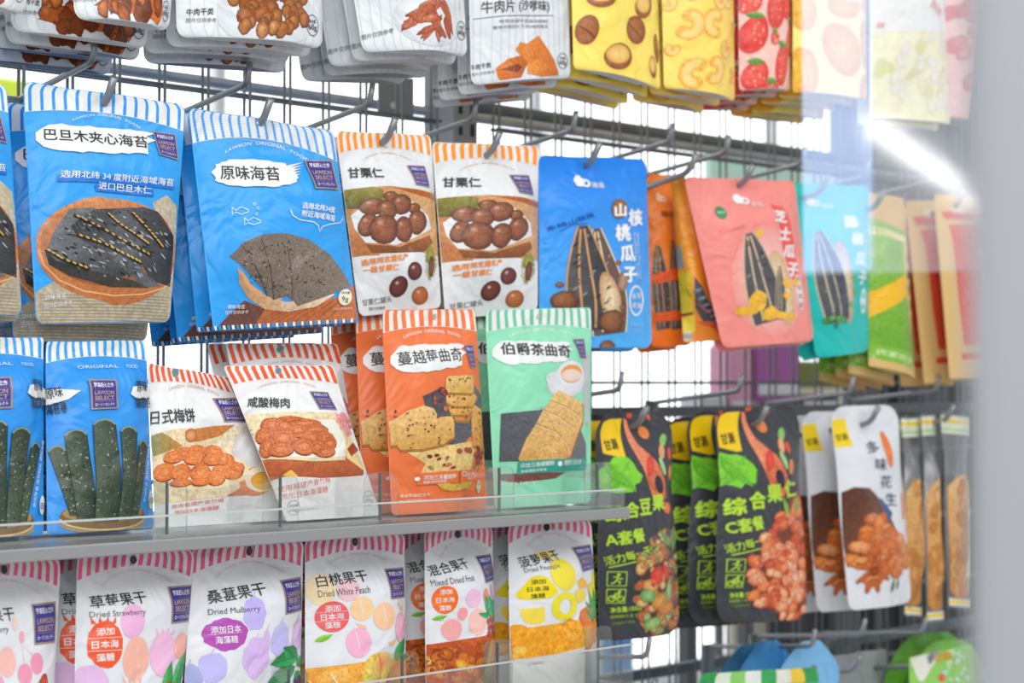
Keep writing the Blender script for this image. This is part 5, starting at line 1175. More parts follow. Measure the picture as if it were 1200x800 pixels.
def art_pineapple():
    a = dried([(595, 612), (693, 607), (701, 826), (598, 832)], 86, 12, .06, .13, '菠萝果干', 'Dried Pineapple', (604, 663, 645, 654), (608, 674, 640, 669), [(665, 645), (691, 641), (696, 674), (673, 678)], (640, 618))
    for k in range(7): a.poly([(622 + k * 2.8, 655), (623 + k * 3 + (k - 3) * .6, 647), (625 + k * 2.8, 655)], '#f5e07a', 2)
    a.ell(630, 655, 9, 5, '#f5e07a', edge='#f5e07a', lvl=2); a.blot(645, 680, 15, 21, '#f2e03c', 2, .03, 24, -15)
    a.poly([(662, 690), (672, 684), (681, 692), (680, 698), (668, 700)], '#f4b83c', 2); a.poly([(659, 702), (670, 699), (679, 707), (677, 714), (665, 719), (660, 712)], '#f0d84a', 2); a.poly([(605, 722), (625, 721), (627, 738), (622, 743), (610, 741), (605, 730)], '#f4da4c', 2)
    n = 28; a.line([(647 + 11 * math.cos(2 * math.pi * k / n), 721 + 14.5 * math.sin(2 * math.pi * k / n)) for k in range(n)], 8.5, '#efe12c', 2, closed=True)
    a.poly([(613, 682), (619, 680), (626, 682), (637, 701), (633, 708), (618, 711), (604, 709), (601, 703)], '#f3dc14', 3); tag3(a, 619, 697, ['添加', '日本海', '藻糖'], 6.5, 18, '#6a5a20', dy=9)
    a.poly([(692, 678), (700, 674), (702, 712), (694, 715), (690, 700)], '#f5dc2c', 3); a.poly([(683, 694), (690, 691), (691, 716), (684, 714)], '#f2dc30', 3)
    a.poly([(598, 748), (650, 742), (700, 736), (701, 826), (598, 832)], '#f7a41e', 2, 'food_photo_print', '#f9c03c', (1, 0)); a.pile([(600, 752), (670, 746), (670, 782), (601, 785)], 22, 12, 9, ['#fbc23c', '#f8a824', '#f7b030', '#fcd062'], ['#f29a18', '#f0a020'], lvl=3)
    a.poly([(598, 787), (640, 784), (676, 776), (700, 766), (701, 827), (598, 832)], '#f1efec', 4)
    for L in [(693, 740, 677, 716, 3.4), (694, 740, 684, 702, 3.6), (696, 742, 692, 698, 4), (697, 742, 700, 702, 4), (696, 748, 701, 716, 3), (690, 745, 675, 726, 3)]: a.leaf(*L, '#66bb6a', '#2f8a4c', 6)
    a.ell(678, 738, 13, 14, '#f0823c', 0, '#e06a24', 5, 'rough_food_print', wob=.08); a.poly([(672, 750), (690, 746), (688, 772), (676, 784), (672, 782)], '#f9b83c', 5, 'food_photo_print', '#f08a1c', (1, 0)); a.ell(695, 752, 6, 14, '#f5a02c', 0, '#e88420', 5, 'food_photo_print')
    for x, y in ((680, 776), (690, 770), (674, 782)): a.poly([(x - 5, y + 3), (x, y - 5), (x + 6, y), (x + 1, y + 4)], '#e8641c', 6)
    a.text('冻干果制品', 612, 795, 629, 793, 3.5, '#9a9a9a', 6, off=0)
    return a
DP = dict(T=0.016, hs=0.10, gusset=0.7, rt=0.010, rb=0.004, foil='printed_film', stand=ZS2 + 0.002)
DB = '#eef0f3'
def fruit(q, art, lb, Y=(-0.244, -0.262), n=0, what='', dx=0.0, ph=0.0, step=0.03, extra=None):
    r = pouch('dried_fruit_pouch', lb, 'dried fruit pouch', 'white dried fruit pouches on the lower shelf', q, Y, art, DB, phase=ph, **DP)
    if n: stack(r, n, (dx, step, 0.0), what, 'on the lower shelf', seed=int(90 + ph * 10), jit=0.001, rot=.8, extra=extra)
fruit([(-66, 655), (72, 651), (58, 850), (-60, 860)], art_cherry(), 'white dried fruit pouch with pink cherry silhouettes, cut by the picture edge', ph=.4)
fruit([(90, 643), (229, 642), (206, 850), (86, 858)], art_strawberry(), 'white dried strawberry pouch with an orange strawberry badge', n=2, what='white dried strawberry pouch', ph=1.0, dx=-0.004, extra=[(-.006, 0, 0), (-.003, 0, .001)])
fruit([(225, 638), (356, 631), (350, 840), (212, 850)], art_mulberry(), 'white dried mulberry pouch with lilac berries and green leaves', n=1, what='white dried mulberry pouch', ph=2.2, Y=(-0.243, -0.260))
fruit([(357, 630), (474, 623), (476, 835), (358, 842)], art_peach(), 'white dried peach pouch with a coral round badge', n=1, what='white dried peach pouch', ph=3.1)
fruit([(497, 618), (577, 614), (580, 835), (499, 842)], art_mixed(), 'white mixed dried fruit pouch with an orange oval badge', n=2, what='white mixed dried fruit pouch', ph=4.0, dx=0.0, extra=[(-.002, 0, 0), (-.004, 0, .002)])
fruit([(595, 612), (693, 607), (701, 826), (598, 832)], art_pineapple(), 'white dried pineapple pouch with yellow rings and a yellow badge', n=2, what='white dried pineapple pouch', ph=5.0, extra=[(0.001, 0, 0), (-.002, 0, 0)])
# ------------------------------------------------------------------ lower hooks of the second bay: nut pouches
DK = '#3b3c41'
def nut_icons(a, x, y, s, c):
    q = lambda P, ox, oy: [(ox + p[0] * s, oy + p[1] * s) for p in P]
    for oy, k in ((y, 0), (y + s * 1.25, 1)):
        a.line(q([(0, 0), (1, 0), (1, 1), (0, 1)], x, oy), s * .07, c, 5, closed=True)
        if k == 0:
            a.ell(x + s * .58, oy + s * .2, s * .1, s * .11, c, edge=c, lvl=5, n=10)
            for P in ([(.3, .38), (.52, .34), (.48, .6), (.68, .72), (.62, .88)], [(.48, .6), (.36, .78), (.2, .84)], [(.52, .36), (.66, .52), (.8, .46)]): a.line(q(P, x, oy), s * .09, c, 5)
        else:
            a.ring(x + s * .27, oy + s * .68, s * .18, s * .2, s * .08, c, 5, 14); a.ring(x + s * .74, oy + s * .68, s * .18, s * .2, s * .08, c, 5, 14)
            for P in ([(.27, .68), (.42, .42), (.62, .4), (.74, .68)], [(.42, .42), (.52, .68)], [(.4, .34), (.62, .26), (.72, .4)]): a.line(q(P, x, oy), s * .09, c, 5)
            a.ell(x + s * .68, oy + s * .17, s * .09, s * .1, c, edge=c, lvl=5, n=9)
LG = '#b9e03a'
def art_nuts(kind):
    A_ = kind == 'A'
    Q = [(697, 484), (787, 482), (796, 742), (702, 752)] if A_ else [(838, 478), (936, 474), (946, 726), (840, 730)]
    a = Art(Q, 91 if A_ else 92); a.part('food_print'); ox, oy = (0, 0) if A_ else (137, -8)
    f = lambda P: [(x + ox, y + oy) for x, y in P]
    a.poly(f([(702, 494), (708, 491), (726, 490), (726, 534), (720, 535), (704, 530)]), '#f2c80c', 2)
    a.text('甘源', 706 + ox, 521 + oy, 721 + ox, 519 + oy, 13, '#3a3420', 6, off=.03)
    a.blot(716 + ox, 556 + oy, 21, 20, '#7fcf2e', 2, .22, 18); a.leaf(696 + ox, 575 + oy, 728 + ox, 540 + oy, 9, '#93d846', '#5fae28', 3); a.leaf(704 + ox, 540 + oy, 732 + ox, 575 + oy, 9, '#8ad43c', '#56a824', 3)
    a.poly(f([(728, 490), (732, 491), (744, 520), (762, 540), (774, 562), (776, 580), (768, 588), (756, 580), (746, 556), (736, 525)]), '#f0946c', 3, 'food_photo_print', '#d8663c', (1, 0)); a.ell(757 + ox, 560 + oy, 8, 14, '#e07a50', -25, '#b8502c', 4)
    a.ell(753 + ox, 545 + oy, 4.5, 12, '#e8503c', 10, '#c03424', 5); a.ell(765 + ox, 566 + oy, 5.5, 11, '#2c2c44', -20, '#15151f', 5)
    for x, y, rx, ry, ro, c in [(753, 506, 6, 8, -30, '#e8873c'), (735, 486, 4, 4, 0, '#e0502c'), (762, 486, 3, 6, 0, '#ee5a30'), (775, 515, 4, 8, 20, '#8fbf6a'), (771, 528, 4, 9, 10, '#e8a070'), (782, 530, 3, 7, 0, '#e0502c'), (770, 545, 3, 11, -20, '#9fcf8a'), (783, 552, 4, 9, 0, '#d8844c')]:
        if kind == 'C' and x > 779: x -= 3
        a.ell(x + ox, y + oy, rx, ry, c, ro, c, 4, 'food_photo_print', n=12)
    if A_: a.ell(777, 593, 6, 7, '#e8844c', 0, '#c8582c', 4)
    c = LG
    if A_:
        for ch, x, y in (('综', 712, 601), ('合', 727, 597), ('豆', 745, 593), ('果', 764, 588)): a.text(ch, x - 9, y, x + 9, y - 2, 19, c, 7, off=.045)
        a.text('A套餐', 705, 631, 743, 624, 17, c, 6, off=.03); a.text('活力每一天!', 705, 656, 752, 641, 11, c, 6, off=.02); a.line([(709, 663), (750, 651)], 1.4, c, 5)
        nut_icons(a, 708, 668, 16.5, c)
        a.text('净含量:150克', 712, 714, 742, 710, 7, c, 6, off=.03); a.text('保质期9个月 混合坚果', 712, 722, 752, 718, 4, c, 6, off=.01); a.text('产品类别:其他', 714, 730, 736, 727, 3.2, '#8aa83a', 6, off=0)
        a.poly([(738, 722), (742, 720), (752, 738), (750, 741)], '#d88a6c', 3)
        reg = [(742, 640), (765, 622), (790, 615), (796, 735), (770, 742), (750, 738), (736, 700), (736, 672)]
        a.poly(reg, '#4a3a30', 3, 'rough_food_print'); a.pile(reg, 85, 8, 6, ['#f2b060', '#e8944a', '#b8d68a', '#8fc06c', '#ea5a44', '#f8d088', '#3f4070', '#d87a48', '#a0d080'], ['#8a4c1c', '#3f6a34', '#8a2c1c'], lvl=4)
        for x, y, rx, ry, cc, e in [(763, 703, 13, 11, '#e8a858', '#b06a24'), (772, 710, 13, 9, '#e09a4c', '#a85c1c'), (748, 684, 9, 8, '#f0b878', '#c07a3c'), (755, 673, 8, 13, '#e85040', '#b02c20'), (746, 696, 9, 8, '#9ac47c', '#5a8a44'), (757, 729, 11, 7, '#a8cc7c', '#6a9444'), (769, 670, 4, 12, '#e04838', '#a82820'), (774, 690, 5, 12, '#a8d09a', '#6a9c60')]: a.ell(x, y, rx, ry, cc, a.r.uniform(-30, 30), e, 6, 'food_photo_print', wob=.06)
        for L in [(777, 640, 762, 616, 2.5), (778, 640, 787, 610, 3), (780, 645, 792, 620, 2.5)]: a.leaf(*L, '#8fbf7a', '#4a7a44', 6)
    else:
        for ch, x, y in (('综', 852, 591), ('合', 874, 584), ('果', 895, 576), ('仁', 918, 570)): a.text(ch, x - 10, y, x + 10, y - 2, 21, c, 9, off=.045)
        a.text('C套餐', 845, 615, 881, 608, 17, c, 6, off=.03); a.text('活力每一天!', 845, 640, 888, 626, 11, c, 6, off=.02); a.line([(850, 647), (888, 636)], 1.4, c, 5)
        nut_icons(a, 847, 652, 15, c)
        a.text('净含量:150克', 851, 696, 876, 693, 7, c, 6, off=.03); a.text('保质期9个月 混合坚果', 851, 703, 882, 700, 4, c, 6, off=.01); a.text('产品类别:其他', 853, 709, 872, 707, 3.2, '#8aa83a', 6, off=0)
        reg = [(886, 622), (905, 598), (922, 572), (938, 565), (943, 720), (925, 726), (897, 716), (872, 695), (870, 655)]
        a.poly(reg, '#7a3a24', 3, 'rough_food_print'); a.pile(reg, 95, 8.5, 7, ['#f99c5c', '#f28044', '#fbbc8c', '#e8683a', '#fccb9c', '#dc5a2c'], ['#c8542a', '#b04020'], lvl=4)
        a.pile([(908, 660), (920, 640), (934, 700), (926, 720), (908, 700)], 22, 7, 4, ['#fddcc0', '#f8c098', '#f4a070'], '#d87844', lvl=6)
        for L in [(925, 598, 930, 575, 3), (915, 600, 906, 578, 3)]: a.leaf(*L, '#9fcf5a', '#5a9a34', 5)
    return a
def wst(v): return 1.0 - 0.075 * np.exp(-((v - 0.64) / 0.14) ** 2)
NP = dict(T=0.016, hs=0.08, gusset=0.4, rt=0.030, rty=0.028, rb=0.022, waist=wst, film='printed_film', foil='printed_film')
ND = (0, 0.027, -0.0042)
r_ = pouch('nut_pouch', 'black mixed nut pouch with lime characters and a colourful nut picture', 'nut pouch', 'black nut pouches', [(697, 484), (787, 482), (796, 742), (702, 752)], (-0.168, -0.186), art_nuts('A'), DK, phase=.5, **NP)
stack(r_, 1, ND, 'black colourful mixed nut pouch', 'on its hook', seed=101, jit=.002, extra=[(-.012, 0, 0)])
peg_hook(739, 498, 'steel peg hook through the black colourful nut pouch', L=0.180, Yh=-0.168)
r_ = pouch('nut_pouch', 'black mixed nut pouch with lime characters and an orange red nut picture', 'nut pouch', 'black nut pouches', [(838, 478), (936, 474), (946, 726), (840, 730)], (-0.168, -0.188), art_nuts('C'), DK, phase=1.6, **NP)
stack(r_, 3, (0, 0.036, -0.0055), 'black orange red nut pouch', 'on its hook', seed=103, jit=.003, extra=[(-.006, 0, 0), (-.006, 0, 0), (.001, 0, 0)])
peg_hook(880, 496, 'steel peg hook through the black orange red nut pouches', L=0.180, Yh=-0.168)
def art_anise():
    Q = [(972, 476), (1052, 474), (1068, 706), (995, 716)]; a = Art(Q, 95); a.part('food_print')
    a.poly([(974, 493), (990, 491), (995, 526), (978, 528), (975, 510)], '#f5d21c', 2); a.text('甘源', 978, 516, 991, 514, 9, '#5a4a14', 6, off=.02)
    a.poly([(984, 582), (993, 576), (1008, 577), (1020, 588), (1036, 608), (1050, 640), (1052, 660), (1030, 660), (992, 668), (988, 640)], '#5a3424', 2, 'rough_food_print', '#8a5438', (1, .4))
    a.poly([(1018, 588), (1026, 590), (1040, 606), (1036, 616)], '#3f5a8c', 3); a.ell(1034, 530, 5, 23, '#f0863c', -8, '#e86c28', 3, 'food_photo_print')
    a.poly([(1052, 584), (1056, 582), (1058, 612), (1054, 614)], '#f08a3c', 3)
    a.pile([(995, 625), (1020, 605), (1048, 628), (1062, 665), (1040, 684), (1010, 680), (994, 660)], 52, 7.5, 9, ['#f89a4a', '#ec8038', '#fbb474', '#d86a28'], '#b45820', lvl=4)
    for k in range(8):
        t = k * math.pi / 4 + .3; a.ell(1016 + 10 * math.cos(t), 672 + 17 * math.sin(t), 9, 3, '#d8702c', math.degrees(math.atan2(17 * math.sin(t), 10 * math.cos(t))), '#9a4618', 6, 'food_photo_print', 10)
    a.ell(1016, 672, 4, 6, '#a8501c', 0, '#7a340e', 7); a.leaf(1038, 695, 1040, 680, 2, '#5a8a4c', '#3a5c34', 5); a.leaf(1045, 692, 1046, 678, 1.6, '#5a8a4c', '#3a5c34', 5)
    a.part('title_lettering'); a.down('多味花生', 1016, 528, 1038, 590, 15, '#333a5c', 6, off=.01)
    return a
AP = dict(T=0.014, hs=0.08, gusset=0.35, rt=0.026, rty=0.024, rb=0.014, waist=lambda v: 1.0 - 0.04 * np.exp(-((v - 0.7) / 0.15) ** 2))
r_ = pouch('nut_pouch', 'white spiced nut pouch with an orange star anise picture and yellow corner label', 'nut pouch', 'white spiced nut pouches', [(972, 476), (1052, 474), (1068, 706), (995, 716)], (-0.165, -0.182), art_anise(), '#e9ebef', phase=.9, **AP)
stack(r_, 2, (0, 0.050, -0.0075), 'white spiced nut pouch', 'on its hook', seed=105, jit=.002)
peg_hook(1008, 496, 'steel peg hook through the white spiced nut pouches', L=0.180, Yh=-0.165)
# narrow clear snack packs with yellow bands
clear_mat('clear_film', (0.86, 0.86, 0.86), 0.12, 0.25)
def art_stick(seed):
    Q = [(0, 0), (30, 0), (30, 240), (0, 240)]; a = Art(Q, seed); a.part('snack_filling_print')
    P = [(2, 92), (7, 80), (14, 76), (22, 79), (28, 90), (28, 218), (22, 226), (8, 226), (2, 218)]
    a.poly(P, '#e0b070', 2, 'rough_food_print', '#cc8a40', (0, 1))
    for _ in range(26): a.ell(a.r.uniform(5, 25), a.r.uniform(86, 218), a.r.uniform(2, 5), a.r.uniform(6, 16), a.r.choice(['#e0a860', '#b87838', '#e8bc80', '#c88c48']), a.r.uniform(-12, 12), '#b87434', 3, 'rough_food_print', 10)
    a.part('band_print')
    a.poly([(0, 4), (30, 4), (30, 26), (0, 26)], '#e8ecd8', 2); a.poly([(0, 8), (30, 8), (30, 13), (0, 13)], '#f2cc20', 3); a.poly([(0, 19), (30, 19), (30, 23), (0, 23)], '#b8d09a', 3)
    a.poly([(0, 228), (30, 228), (30, 237), (0, 237)], '#eef0e6', 2); a.poly([(0, 230), (30, 230), (30, 234), (0, 234)], '#f2cc20', 3)
    return a
def stick(q, Y, lb, seed, extra=False):
    a = art_stick(seed)
    if extra:
        a.part('side_label'); a.poly([(18, 118), (28, 116), (28, 200), (18, 202)], '#f0ead0', 5); a.text('香脆小食', 23, 128, 23.5, 165, 6, '#4a4a4c', 7)
    return pouch('snack_pack', lb, 'snack pack', 'clear snack packs with yellow bands', q, Y, a, '#d6d2cc', T=0.012, hs=0.1, rt=0.002, rb=0.002, film='clear_film', phase=seed, pw=2.0, nu=16, waist=lambda v: 1 - .22 * np.exp(-((v - .74) / .12) ** 2))
stick([(1056, 487), (1078, 486), (1080, 724), (1060, 722)], (-0.135, -0.15), 'narrow clear snack pack with yellow bands, beside the white spiced nut pouch', 111)
stick([(1079, 484), (1096, 483), (1106, 728), (1086, 730)], (-0.145, -0.16), 'narrow clear snack pack with yellow bands, middle one of three', 112)
stick([(1101, 482), (1138, 486), (1138, 714), (1112, 712)], (-0.160, -0.175), 'clear snack pack with a cream side label, beside the grey post', 113, True)
peg_hook(1090, 494, 'steel peg hook through the clear snack packs', L=0.165, Yh=-0.14)

# lowest hooks: tops of pouches cut by the lower picture edge
def simple(q, Y, base, lb, cat, name, art=None, **k):
    kw = dict(T=0.010, hs=0.1, rt=0.012, rb=0.01); kw.update(k)
    return pouch(name, lb, cat, None, q, Y, art, base, **kw)
def pointed(v): return np.clip(1.18 - np.clip((v - 0.78) / 0.22, 0, 1) ** 1.5 * 0.85, 0.2, 1.0)
for q, Y, lb, c in [([(842, 757), (915, 752), (905, 985), (838, 990)], -0.10, 'slate blue peaked pouch top, hindmost below the black nut pouches', '#4f8fb4'), ([(868, 752), (934, 748), (930, 985), (862, 990)], -0.125, 'blue peaked pouch top in the middle below the black nut pouches', '#4a94d2'), ([(915, 752), (985, 749), (976, 985), (905, 990)], -0.150, 'light blue peaked pouch top below the white spiced nut pouch', '#7cb8e4')]:
    simple(q, (Y, Y - .02), c, lb, 'snack pouch', 'snack_pouch', waist=pointed, rt=0.004)
def art_band():
    Q = [(818, 789), (960, 781), (960, 1000), (822, 1010)]; a = Art(Q, 121); a.part('striped_header')
    for i, c in enumerate(['#2f9a4c', '#e8f0dc', '#8fcf6a', '#f2f4ec', '#3fa85c', '#f4f2e4', '#f0cc3c', '#2f9a4c']):
        u0 = -1 + 2 * i / 8; a.poly(a.px([(u0, 1), (u0 + .25, 1), (u0 + .25, .92), (u0, .92)]), c, 2)
    return a
simple([(818, 789), (960, 781), (960, 1000), (822, 1010)], (-0.185, -0.2), '#57ad6a', 'green and white striped pouch top low under the black nut pouches', 'snack pouch', 'snack_pouch', art_band())
simple([(962, 770), (1012, 764), (1012, 985), (966, 990)], (-0.12, -0.14), '#8f9194', 'grey pouch top hanging low beside the light blue peaked one', 'snack pouch', 'snack_pouch', rt=.004)
simple([(1000, 764), (1040, 760), (1040, 980), (1006, 985)], (-0.09, -0.11), '#a6a8ac', 'pale grey pouch top hanging low behind the grey one', 'snack pouch', 'snack_pouch', rt=.004)
def dome(v): return np.sqrt(np.clip(1 - np.clip((v - 0.60) / 0.42, 0, 1) ** 2.2, 0.02, 1))
simple([(1030, 744), (1150, 738), (1150, 985), (1036, 990)], (-0.105, -0.13), '#5f9a34', 'dark green domed pouch top below the clear snack packs', 'snack pouch', 'snack_pouch', waist=dome, rt=0.0, hs=.04)
simple([(1058, 752), (1165, 748), (1165, 985), (1062, 990)], (-0.125, -0.15), '#74b444', 'bright green domed pouch top in front of the dark green one', 'snack pouch', 'snack_pouch', waist=dome, rt=0.0, hs=.04)
def art_spring():
    Q = [(1064, 770), (1142, 754), (1152, 985), (1078, 990)]; a = Art(Q, 123); a.part('front_print')
    a.poly([(1064, 771), (1098, 762), (1096, 775), (1080, 800), (1076, 800)], '#f0eee0', 2); a.pile((1118, 785, 22, 22), 22, 4, 3, ['#d8f0c0', '#c8e8f0', '#8fd068', '#f4f8ec'], '#a8d888', lvl=3)
    a.text('田园', 1094, 772, 1112, 768, 10, '#e88a3c', 6, off=.02); a.ell(1101, 796, 4, 5, '#e8604c', edge='#d84c3c', lvl=5)
    return a
simple([(1064, 770), (1142, 754), (1152, 985), (1078, 990)], (-0.18, -0.2), '#8fcf5a', 'light green patterned pouch top beside the grey post at the bottom', 'snack pouch', 'snack_pouch', art_spring(), rt=.003)
peg_hook(948, 797, 'short steel peg hook over the light blue peaked pouch', L=0.165, upL=0.175)
peg_hook(1003, 783, 'steel peg hook over the grey pouches at the bottom', L=0.165, upL=0.18)
peg_hook(1082, 778, 'steel peg hook into the light green patterned pouch', L=0.175, upL=0.17)
peg_hook(735, 815, 'empty steel peg hook beside the lower shelf end', L=0.20, upL=0.20)
# ------------------------------------------------------------------ what shows behind the rack, out of focus
mat('charcoal_panel', (0.035, 0.037, 0.04), 0.6); mat('dark_slat', (0.075, 0.078, 0.085), 0.5)
mat('purple_card', lin('#a0559c'), 0.4); mat('pink_card', lin('#d89ab8'), 0.4); mat('dark_card', lin('#3a2c34'), 0.4)
mat('white_card', lin('#dcdde4'), 0.4); mat('mint_card', lin('#b9dcca'), 0.5); mat('beige_card', lin('#c9c4b4'), 0.5); mat('lime_card', lin('#c6dc3c'), 0.5)
mat('sky_blue_card', lin('#6cb2ee'), 0.5); mat('olive_card', lin('#6a7434'), 0.5); mat('red_card', lin('#d8604a'), 0.5)
def span(px0, py0, px1, py1, Y, dep=0.06):
    """centre and size of an upright box standing at depth Y that shows between two picture corners"""
    a, b, c = at(px0, (py0 + py1) / 2, Y), at(px1, (py0 + py1) / 2, Y), at((px0 + px1) / 2, py0, Y); d = at((px0 + px1) / 2, py1, Y)
    return ((a[0] + b[0]) / 2, Y + dep / 2, (c[2] + d[2]) / 2), (abs(b[0] - a[0]), dep, abs(c[2] - d[2]))
u_c, u_s = span(944, 425, 1290, 790, 0.62, 0.10)
u = tag(empty('display_unit', (u_c[0], u_c[1], u_c[2] - u_s[2] / 2)), 'dark charcoal display unit standing behind the wire panel past the nut pouches', 'display unit')
MB().box(u_c, u_s, 0.004).build('back_panel', 'charcoal_panel', u, u.location)
sl = MB()
for k in range(9): sl.box((u_c[0] - u_s[0] / 2 + u_s[0] * (k + .5) / 9, u_c[1] - 0.07, u_c[2]), (0.016, 0.03, u_s[2] - 0.02), 0.003)
sl.build('slat_pattern', 'dark_slat', u, u.location)
for px in (1000, 1085):
    pc, ps = span(px, 455, px + 26, 560, 0.5, 0.02); MB().box(pc, ps, 0.003).build('upright_rail', 'dark_slat', u, u.location)
mat('partition_grey', (0.10, 0.105, 0.115), 0.6)
wp0, wp1 = at(992, 300, 1.3), at(1420, 300, 1.3)
structure('wall_partition', MB().box(((wp0[0] + wp1[0]) / 2, 1.33, 1.35), (wp1[0] - wp0[0], 0.06, 2.7), 0.004), 'partition_grey')
def goods(name, label, cat, p, Y, m, dep=0.05, bev=0.006, parts=()):
    c, s_ = span(*p, Y, dep)
    if p[3] == 505: b_ = at(880, 505, 0.34)[2]; t_ = c[2] + s_[2] / 2; c = (c[0], c[1], (b_ + t_) / 2); s_ = (s_[0], s_[1], t_ - b_)
    o = tag(empty(name, (c[0], c[1], c[2] - s_[2] / 2)), label, cat)
    MB().box(c, s_, bev).build('box_body', m, o, o.location)
    if name == 'display_board':
        for dx in (-.42, .42): MB().box((c[0] + dx * s_[0], c[1], (c[2] - s_[2] / 2) / 2), (0.015, 0.015, c[2] - s_[2] / 2)).build('stand_leg', 'dark_slat', o, o.location)
    for pn, f, pm_ in parts:     # a printed band across the front, f = (low, high) as shares of the height
        MB().box((c[0], c[1] - s_[1] / 2 - 0.001, c[2] + s_[2] * ((f[0] + f[1]) / 2 - .5)), (s_[0] * .92, 0.002, s_[2] * (f[1] - f[0])), 0.0005).build(pn, pm_, o, o.location)
    return o
goods('snack_box', 'purple box on the far side of the wire panel, below the turquoise seed pouch', 'box', (886, 400, 938, 505), 0.34, 'purple_card', parts=[('printed_band', (.0, .34), 'dark_card'), ('printed_band', (.40, .52), 'white_card')])
goods('snack_box', 'pink box on the far side of the wire panel beside the purple one', 'box', (856, 404, 884, 505), 0.34, 'pink_card', parts=[('printed_band', (.1, .35), 'white_card')])
goods('snack_box', 'dark brown box with pale bands beyond the wires, beside the purple box', 'box', (940, 462, 985, 505), 0.34, 'dark_card', parts=[('printed_band', (.55, .8), 'white_card'), ('printed_band', (.2, .3), 'beige_card')])
goods('snack_box', 'pale lilac box beyond the wires above the black nut pouches', 'box', (822, 462, 853, 505), 0.34, 'white_card', parts=[('printed_band', (.1, .5), 'purple_card')])
goods('display_board', 'pale mint green board seen through the wires above the turquoise seed pouch', 'board', (832, 178, 985, 260), 0.80, 'mint_card', dep=.02, parts=[('printed_band', (.05, .2), 'white_card')])
goods('display_board', 'beige board low behind the wires, under the black orange red nut pouches', 'board', (858, 690, 925, 835), 0.72, 'beige_card', dep=.02, parts=[('printed_band', (.38, .5), 'red_card')])
goods('display_board', 'lime and blue poster seen through the wires beyond the seaweed pouches', 'board', (-40, 90, 46, 170), 1.5, 'lime_card', dep=.02, parts=[('printed_band', (.05, .45), 'sky_blue_card')])
goods('snack_box', 'olive green box on the far side of the wire panel behind the kraft pouches', 'box', (932, 424, 990, 505), 0.46, 'olive_card', parts=[('printed_band', (.3, .6), 'beige_card')])
goods('snack_box', 'pale blue pack on the far side behind the shelf end, beside the black nut pouch', 'box', (705, 690, 742, 850), 0.45, 'white_card', parts=[('printed_band', (.3, .7), 'sky_blue_card')])

tc, ts = span(800, 507, 1010, 512, 0.30, 0.30)
tt = tag(empty('display_table', (tc[0], tc[1], 0.0)), 'low dark display table behind the wire panel carrying the purple and pink boxes', 'table')
ztop = at(880, 505, 0.34)[2]
MB().box((tc[0], 0.43, ztop - 0.0115), (ts[0], 0.30, 0.02), 0.002).build('table_top', 'dark_slat', tt, tt.location)
for dx in (-1, 1):
    for y in (0.31, 0.55): MB().box((tc[0] + dx * (ts[0] / 2 - 0.02), y, (ztop - 0.02) / 2), (0.02, 0.02, ztop - 0.022)).build('leg', 'dark_slat', tt, tt.location)

# ------------------------------------------------------------------ near the viewer: grey door frame and clear sheet
mat('grey_frame_paint', (0.34, 0.355, 0.38), 0.5)
def near(px, py, t): return EYE + ray(px, py) * t
f0, f1 = near(1166, 400, 0.33), near(1420, 400, 0.32)
ang = math.atan2(f1[1] - f0[1], f1[0] - f0[0]); w_ = math.hypot(f1[0] - f0[0], f1[1] - f0[1])
fx = (f0 + f1) / 2 + 0.02 * np.array([FW[0], FW[1], 0])
rz = Matrix.Rotation(ang, 3, 'Z')
fr = tag(empty('door_frame_post', (fx[0], fx[1], 0.0)), 'pale grey metal post close to the viewer, blurred along the edge of the picture', 'post')
pb = MB(); pb.box((0, 0, 1.2), (w_, 0.035, 2.4), 0.004, rz); pb.build('post_body', 'grey_frame_paint', fr)
pb = MB(); pb.box((0, 0, 0.03), (w_ + 0.02, 0.055, 0.06), 0.004, rz); pb.build('foot_plate', 'post_paint', fr)
# clear acrylic sheet hanging beside it
def sheet_mat(name, tint, gl, df, dcol):
    m = bpy.data.materials.new(name); m.use_nodes = True; nt = m.node_tree; N = nt.nodes; L = nt.links; N.remove(N['Principled BSDF'])
    t = N.new('ShaderNodeBsdfTransparent'); t.inputs[0].default_value = (*tint, 1)
    g = N.new('ShaderNodeBsdfGlossy'); g.inputs['Roughness'].default_value = 0.06
    d = N.new('ShaderNodeBsdfDiffuse'); d.inputs[0].default_value = (*dcol, 1)
    tl = N.new('ShaderNodeBsdfTranslucent'); tl.inputs[0].default_value = (*dcol, 1)
    ad = N.new('ShaderNodeMixShader'); ad.inputs[0].default_value = 0.5; L.new(d.outputs[0], ad.inputs[1]); L.new(tl.outputs[0], ad.inputs[2])
    m1 = N.new('ShaderNodeMixShader'); m1.inputs[0].default_value = gl; L.new(t.outputs[0], m1.inputs[1]); L.new(g.outputs[0], m1.inputs[2])
    m2 = N.new('ShaderNodeAddShader'); L.new(m1.outputs[0], m2.inputs[0]); L.new(d.outputs[0], m2.inputs[1])
    L.new(m2.outputs[0], N['Material Output'].inputs[0]); MATS[name] = m
sheet_mat('clear_sheet', (0.985, 0.985, 0.99), 0.10, 0, (0.045, 0.05, 0.058))  # the added diffuse tint paints the haze of reflected light
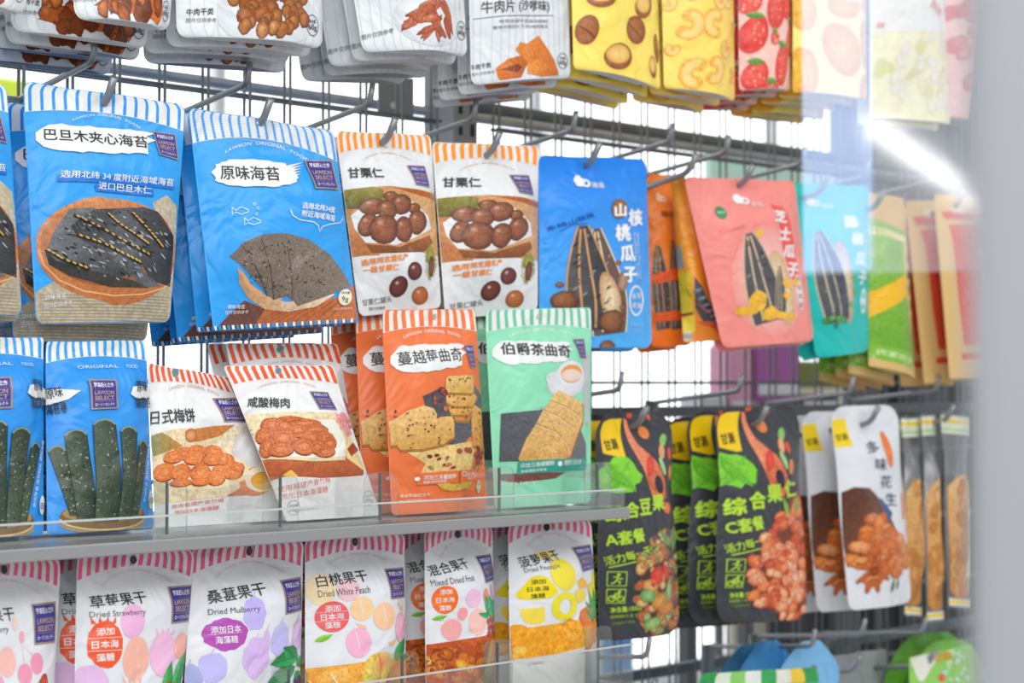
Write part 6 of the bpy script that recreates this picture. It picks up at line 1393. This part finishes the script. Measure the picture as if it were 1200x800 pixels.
sheet_mat('painted_reflection_band', (0.97, 0.975, 0.985), 0.04, 0, (0.07, 0.10, 0.165))  # bluish diffuse tint painted in place of a reflection
s0, s1 = near(943, 400, 1.03), near(1230, 400, 0.97)
zt, zb = 2.0, EYE[2] + (451 - 316) / 2000 * 0.98  # lower edge set where the painted haze ends
sv = np.array([s1[0] - s0[0], s1[1] - s0[1], 0]); sl_ = np.linalg.norm(sv); sa = math.atan2(sv[1], sv[0]); rs = Matrix.Rotation(sa, 3, 'Z')
sm_ = (s0 + s1) / 2
sh = tag(empty('acrylic_sheet', (sm_[0], sm_[1], zb)), 'clear acrylic sheet hanging before the fruit pouches, catching a lamp reflection', 'acrylic sheet')
pb = MB(); pb.box((0, 0, (zt - zb) / 2), (sl_, 0.002, zt - zb), 0, rs); pb.build('sheet', 'clear_sheet', sh)
nrm_s = np.array([sv[1], -sv[0], 0]) / sl_
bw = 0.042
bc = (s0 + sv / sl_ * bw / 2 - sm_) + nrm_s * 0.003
pb = MB(); pb.box((0, 0, 0), (bw, 0.002, zt - zb - 0.004), 0, rs); o_ = pb.build('painted_reflection_band', 'painted_reflection_band', sh); o_.location = (bc[0], bc[1], (zt - zb) / 2)  # strip added to carry the painted bluish reflection
# ceiling tube lamp whose reflection crosses the sheet
glow('lamp_white', (1, 1, 1), 13.0)
nn = nrm_s if nrm_s @ FW < 0 else -nrm_s
def refl(px, py, z):
    d = ray(px, py); o = EYE; t = ((s0 - o) @ nn) / (d @ nn); p = o + t * d; r = d - 2 * (d @ nn) * nn
    return p + r * ((z - p[2]) / r[2])
l0, l1 = refl(1026, 150, 2.75), refl(1168, 250, 2.75)
lamp = tag(empty('tube_lamp', ((l0[0] + l1[0]) / 2, (l0[1] + l1[1]) / 2, 2.75)), 'long white ceiling tube lamp mirrored in the clear acrylic sheet', 'lamp')
MB().tube([l0, l1], 0.046, 12).build('tube', 'lamp_white', lamp, lamp.location)
MB().tube([l0 + np.array([0, 0, .09]), l1 + np.array([0, 0, .09])], 0.05, 8).build('lamp_housing', 'window_frame_paint', lamp, lamp.location)
